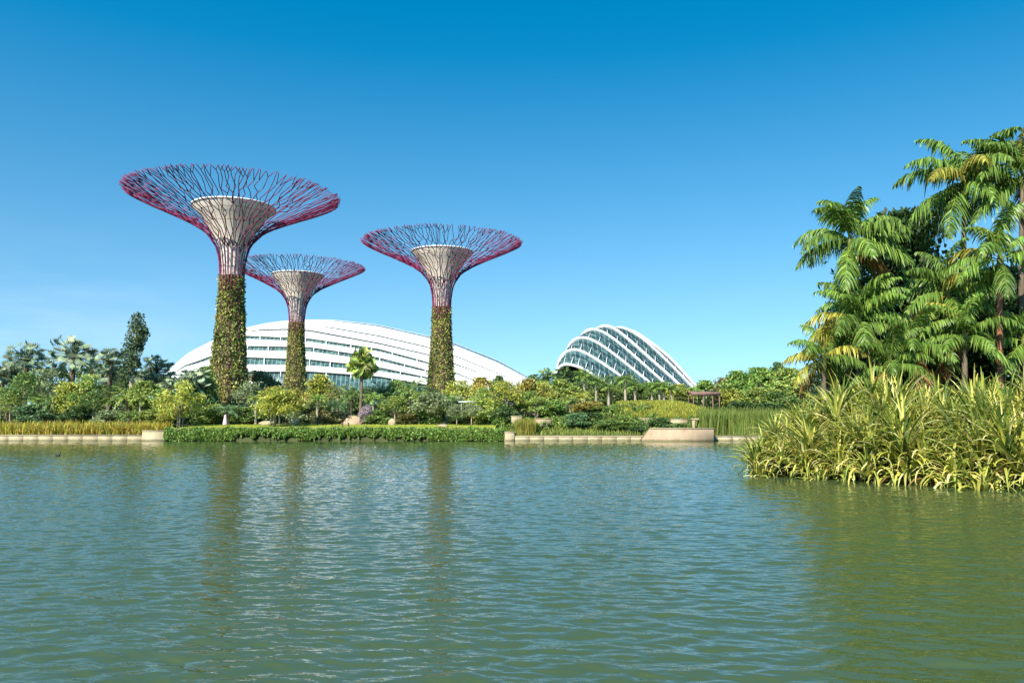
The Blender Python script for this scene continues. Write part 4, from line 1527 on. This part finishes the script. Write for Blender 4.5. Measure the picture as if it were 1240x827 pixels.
# ------------------------------------------------------------------ small built things
# steps on the lawn
xs0 = X(424, 118)
root = empty('stone_steps', (xs0, 119, float(gz(xs0, 119))), 'flight of pinkish stone steps climbing from the lawn with dark handrails', 'steps')
mb = MB()
w = 1.35
for i in range(9):
    box(mb, -w, w, i * 0.55, i * 0.55 + (0.55 if i < 8 else 2.5), -0.5, 0.16 * (i + 1))
mb.build('treads', M_pinkstone, root)
for sx in (-1, 1):
    mb = MB()
    tube(mb, [(sx * (w - 0.12), 0.1, 1.05), (sx * (w - 0.12), 4.6, 2.45)], 0.035, 6)
    for j in range(4):
        tube(mb, [(sx * (w - 0.12), 0.15 + j * 1.45, 0.1 + 0.42 * j), (sx * (w - 0.12), 0.15 + j * 1.45, 1.06 + 0.45 * j)], 0.035, 6)
    mb.build('handrail', M_dark, root)
# bollard pair on lawn
for dx, lab in ((-0.45, 'left of two short timber bollards on the lawn below the steps'), (0.35, 'right of two short timber bollards on the lawn below the steps')):
    bx = X(419, 110) + dx
    mb = MB()
    lathe(mb, [(0.12, -0.2), (0.12, 0.62), (0.14, 0.64), (0.14, 0.72), (0.0, 0.76)], 10)
    o = mb.build('bollard', M_wood)
    o.location = (bx, 110, float(gz(bx, 110)))
    tag(o, lab, 'bollard', 'timber bollards below the steps')

# canopy shelter
xs0 = X(572, 122)
zc = float(gz(xs0, 122))
root = empty('shelter', (xs0, 122, zc), 'small open shelter with thin pale green canopy right of the right hand tower', 'shelter')
zt = Zat(486.5, 122) - zc
mb = MB()
Vr = [(-2.0, -1.3, zt - 0.12), (2.0, -1.3, zt), (2.0, 1.3, zt + 0.1), (-2.0, 1.3, zt - 0.02)]
mb.add(Vr + [(a, b, c + 0.14) for a, b, c in Vr], BOXQ)
mb.build('canopy', M_canvas, root)
for a in (-1.6, 1.6):
    for b in (-1.0, 1.0):
        mb = MB()
        tube(mb, [(a, b, -0.2), (a, b, zt - 0.04 + 0.03 * a / 1.6)], 0.06, 7)
        mb.build('post', M_white, root)

# pavilion on the slope
Yp = 137.0
xs0 = X(853, Yp)
zc = float(gz(xs0, Yp))
root = empty('pavilion', (xs0, Yp, zc), 'small open timber pavilion with flat purple brown roof at the end of the slope', 'pavilion')
za, zb_ = Zat(479, Yp) - zc, Zat(474, Yp) - zc
hw = 17 / ppm(Yp)
mb = MB()
Vr = [(-hw, -1.8, za), (hw, -1.8, za + 0.0), (hw, 2.2, za + 0.25), (-hw, 2.2, za + 0.25)]
mb.add(Vr + [(a, b, c + 0.55) for a, b, c in Vr], BOXQ)
mb.build('roof', M_wood, root)
for a in (-hw + 0.2, -hw * 0.2, hw * 0.45, hw - 0.2):
    for b in (-1.6, 2.0):
        mb = MB()
        tube(mb, [(a, b, -0.3), (a, b, za + 0.12)], 0.09, 7)
        mb.build('post', M_wood, root)
mb = MB()
box(mb, -hw + 0.1, hw - 0.1, -1.75, 2.1, -0.4, 0.12)
mb.build('floor_deck', M_pinkstone, root)

# white pedestal by the pavilion
bx = X(860, 134)
mb = MB()
lathe(mb, [(0.28, -0.2), (0.28, 0.08), (0.15, 0.14), (0.12, 0.7), (0.34, 0.8), (0.34, 0.9), (0.0, 0.92)], 14)
o = mb.build('pedestal', M_white)
o.location = (bx, 134, float(gz(bx, 134)))
tag(o, 'small white pedestal table in front of the timber pavilion', 'pedestal')

# low terrace walls
def low_wall(p0, p1, py0, py1, Y, mat, label):
    x0, x1 = X(p0, Y, py0), X(p1, Y, py0)
    zt, zb2 = Zat(py0, Y), Zat(py1, Y)
    r_ = empty('terrace_wall', ((x0 + x1) / 2, Y, zb2), label, 'wall')
    h = (x1 - x0) / 2
    mb = MB()
    n = max(1, int((x1 - x0) / 1.5))
    for i in range(n):
        box(mb, -h + 2 * h * i / n + 0.015, -h + 2 * h * (i + 1) / n - 0.015, -0.3, 0.35, -0.6, zt - zb2 - 0.1)
    mb.build('wall_body', mat, r_)
    mb = MB()
    box(mb, -h - 0.05, h + 0.05, -0.36, 0.4, zt - zb2 - 0.098, zt - zb2)
    mb.build('coping', mat, r_)


low_wall(619, 632, 503.5, 510, 113.5, M_stone, 'short pale terrace wall behind the olive reed patch')
low_wall(647, 667, 506.5, 511, 113.0, M_pinkstone, 'pinkish terrace wall at the foot of the low slope trees')
low_wall(773, 790, 506, 511, 115.0, M_stone, 'pale terrace wall at the foot of the meadow slope')
low_wall(812, 832, 507, 512, 114.5, M_stone, 'pale terrace wall left of the stone bench')
# stone bench
bx = X(846, 111)
root = empty('stone_bench', (bx, 111, float(gz(bx, 111))), 'cream stone bench with two block legs on the terrace behind the parapet', 'bench')
zt = Zat(506.5, 111) - root.location.z
mb = MB()
box(mb, -1.0, 1.0, -0.3, 0.3, zt - 0.22, zt)
mb.build('seat', M_stone, root)
for sx in (-0.75, 0.55):
    mb = MB()
    box(mb, sx - 0.15, sx + 0.2, -0.25, 0.25, -0.3, zt - 0.223)
    mb.build('leg', M_stone, root)

# boulders on the lawn
def boulder(px, py, Y, w, h, col, label):
    b = un(px, py, Y)
    mb = MB()
    n, m_ = 14, 8
    Vt = []
    r_ = np.random.default_rng(int(px))
    for i in range(m_ + 1):
        ph = i / m_ * pi
        for j in range(n):
            a = j * 2 * pi / n
            q = 1 + 0.14 * sin(3 * a + i) + 0.08 * r_.normal()
            Vt.append((w / 2 * sin(ph) * cos(a) * q, w * 0.32 * sin(ph) * sin(a) * q, h * 0.35 + h * 0.65 * cos(ph) * (0.9 + 0.1 * q)))
    Qd = [(i * n + j, (i + 1) * n + j, (i + 1) * n + (j + 1) % n, i * n + (j + 1) % n) for i in range(m_) for j in range(n)]
    mb.add(Vt, Qd)
    o = mb.build('boulder', col, smooth=True)
    o.location = (b[0], Y, float(gz(b[0], Y)))
    tag(o, label, 'boulder')


boulder(536, 514, 112, 1.5, 0.42, M_stone, 'flat pale boulder on the lawn in front of the right hand tower')
boulder(323, 512, 117, 2.2, 0.6, M_stone, 'flat grey boulder under the yellow weeping tree')
boulder(357, 511, 118, 1.5, 1.0, M_stone, 'upright pale boulder behind the orange tinted sapling')
boulder(475, 511, 116, 1.1, 1.0, M_stone, 'pale upright boulder at the lawn edge right of the steps')

# person in pink
def person(px, Y):
    bx = X(px, Y)
    root = empty('person', (bx, Y, float(gz(bx, Y)) + 0.02), 'person in a long pale pink dress standing at the lawn edge below the tallest tower', 'person')
    me = bpy.data.meshes.new('body')
    pts = [(0, 0, 0.92), (0, 0, 1.12), (0, 0, 1.32), (0, 0, 1.44), (0, 0, 1.56), (0, -0.01, 1.66),
           (-0.16, 0, 1.36), (-0.2, 0.02, 1.1), (-0.19, -0.04, 0.88), (-0.19, -0.06, 0.78),
           (0.16, 0, 1.36), (0.2, 0.02, 1.1), (0.19, -0.04, 0.88), (0.19, -0.06, 0.78),
           (-0.09, 0, 0.86), (-0.09, -0.01, 0.48), (-0.09, 0.02, 0.07), (-0.09, -0.12, 0.03),
           (0.09, 0, 0.86), (0.09, -0.01, 0.48), (0.09, 0.02, 0.07), (0.09, -0.12, 0.03)]
    ed = [(0, 1), (1, 2), (2, 3), (3, 4), (4, 5), (2, 6), (6, 7), (7, 8), (8, 9), (2, 10), (10, 11), (11, 12), (12, 13), (0, 14), (14, 15), (15, 16), (16, 17), (0, 18), (18, 19), (19, 20), (20, 21)]
    rad = [.13, .11, .12, .05, .085, .08, .055, .04, .03, .03, .055, .04, .03, .03, .09, .06, .04, .03, .09, .06, .04, .03]
    me.from_pydata(pts, ed, [])
    me.materials.append(simple('skin_tone', (0.35, 0.2, 0.13), None))
    b = obj('body', me, root)
    sk = b.modifiers.new('skin', 'SKIN')
    for v, r_ in zip(me.skin_vertices[0].data if me.skin_vertices else [], rad):
        v.radius = (r_, r_ * 0.85)
    if not me.skin_vertices:
        lay = me.attributes
    b.modifiers.new('sub', 'SUBSURF').levels = 1
    mb = MB()
    lathe(mb, [(0.34, 0.08), (0.30, 0.4), (0.22, 0.85), (0.15, 1.08), (0.17, 1.25), (0.185, 1.36), (0.09, 1.45)], 18)
    mb.build('dress', simple('pink_cloth', (0.62, 0.42, 0.50), (0.72, 0.55, 0.62), 6.0), root, smooth=True)
    mb = MB()
    lathe(mb, [(0.0, 1.78), (0.07, 1.76), (0.105, 1.68), (0.10, 1.56), (0.08, 1.48)], 12, cy=0.03)
    mb.build('hair', M_dark, root, smooth=True)
    return root


person(273, 116.5)

# waterbird
p = gp(70, 552)
root = empty('waterbird', (p[0], p[1], 0), 'small black waterbird floating alone near the left sea wall', 'bird')
mb = MB()
tube(mb, [(-0.22, 0, 0.10), (-0.14, 0, 0.08), (0, 0, 0.07), (0.12, 0, 0.09), (0.17, 0, 0.16), (0.18, 0, 0.23), (0.22, 0, 0.27), (0.27, 0, 0.26)],
     [0.015, 0.07, 0.105, 0.085, 0.04, 0.035, 0.05, 0.02], 10)
mb.build('body', M_dark, root, smooth=True)
mb = MB()
tube(mb, [(0.265, 0, 0.262), (0.33, 0, 0.25)], [0.018, 0.006], 6)
mb.build('bill', M_pinkstone, root)
print("all ok", COUNT[0])
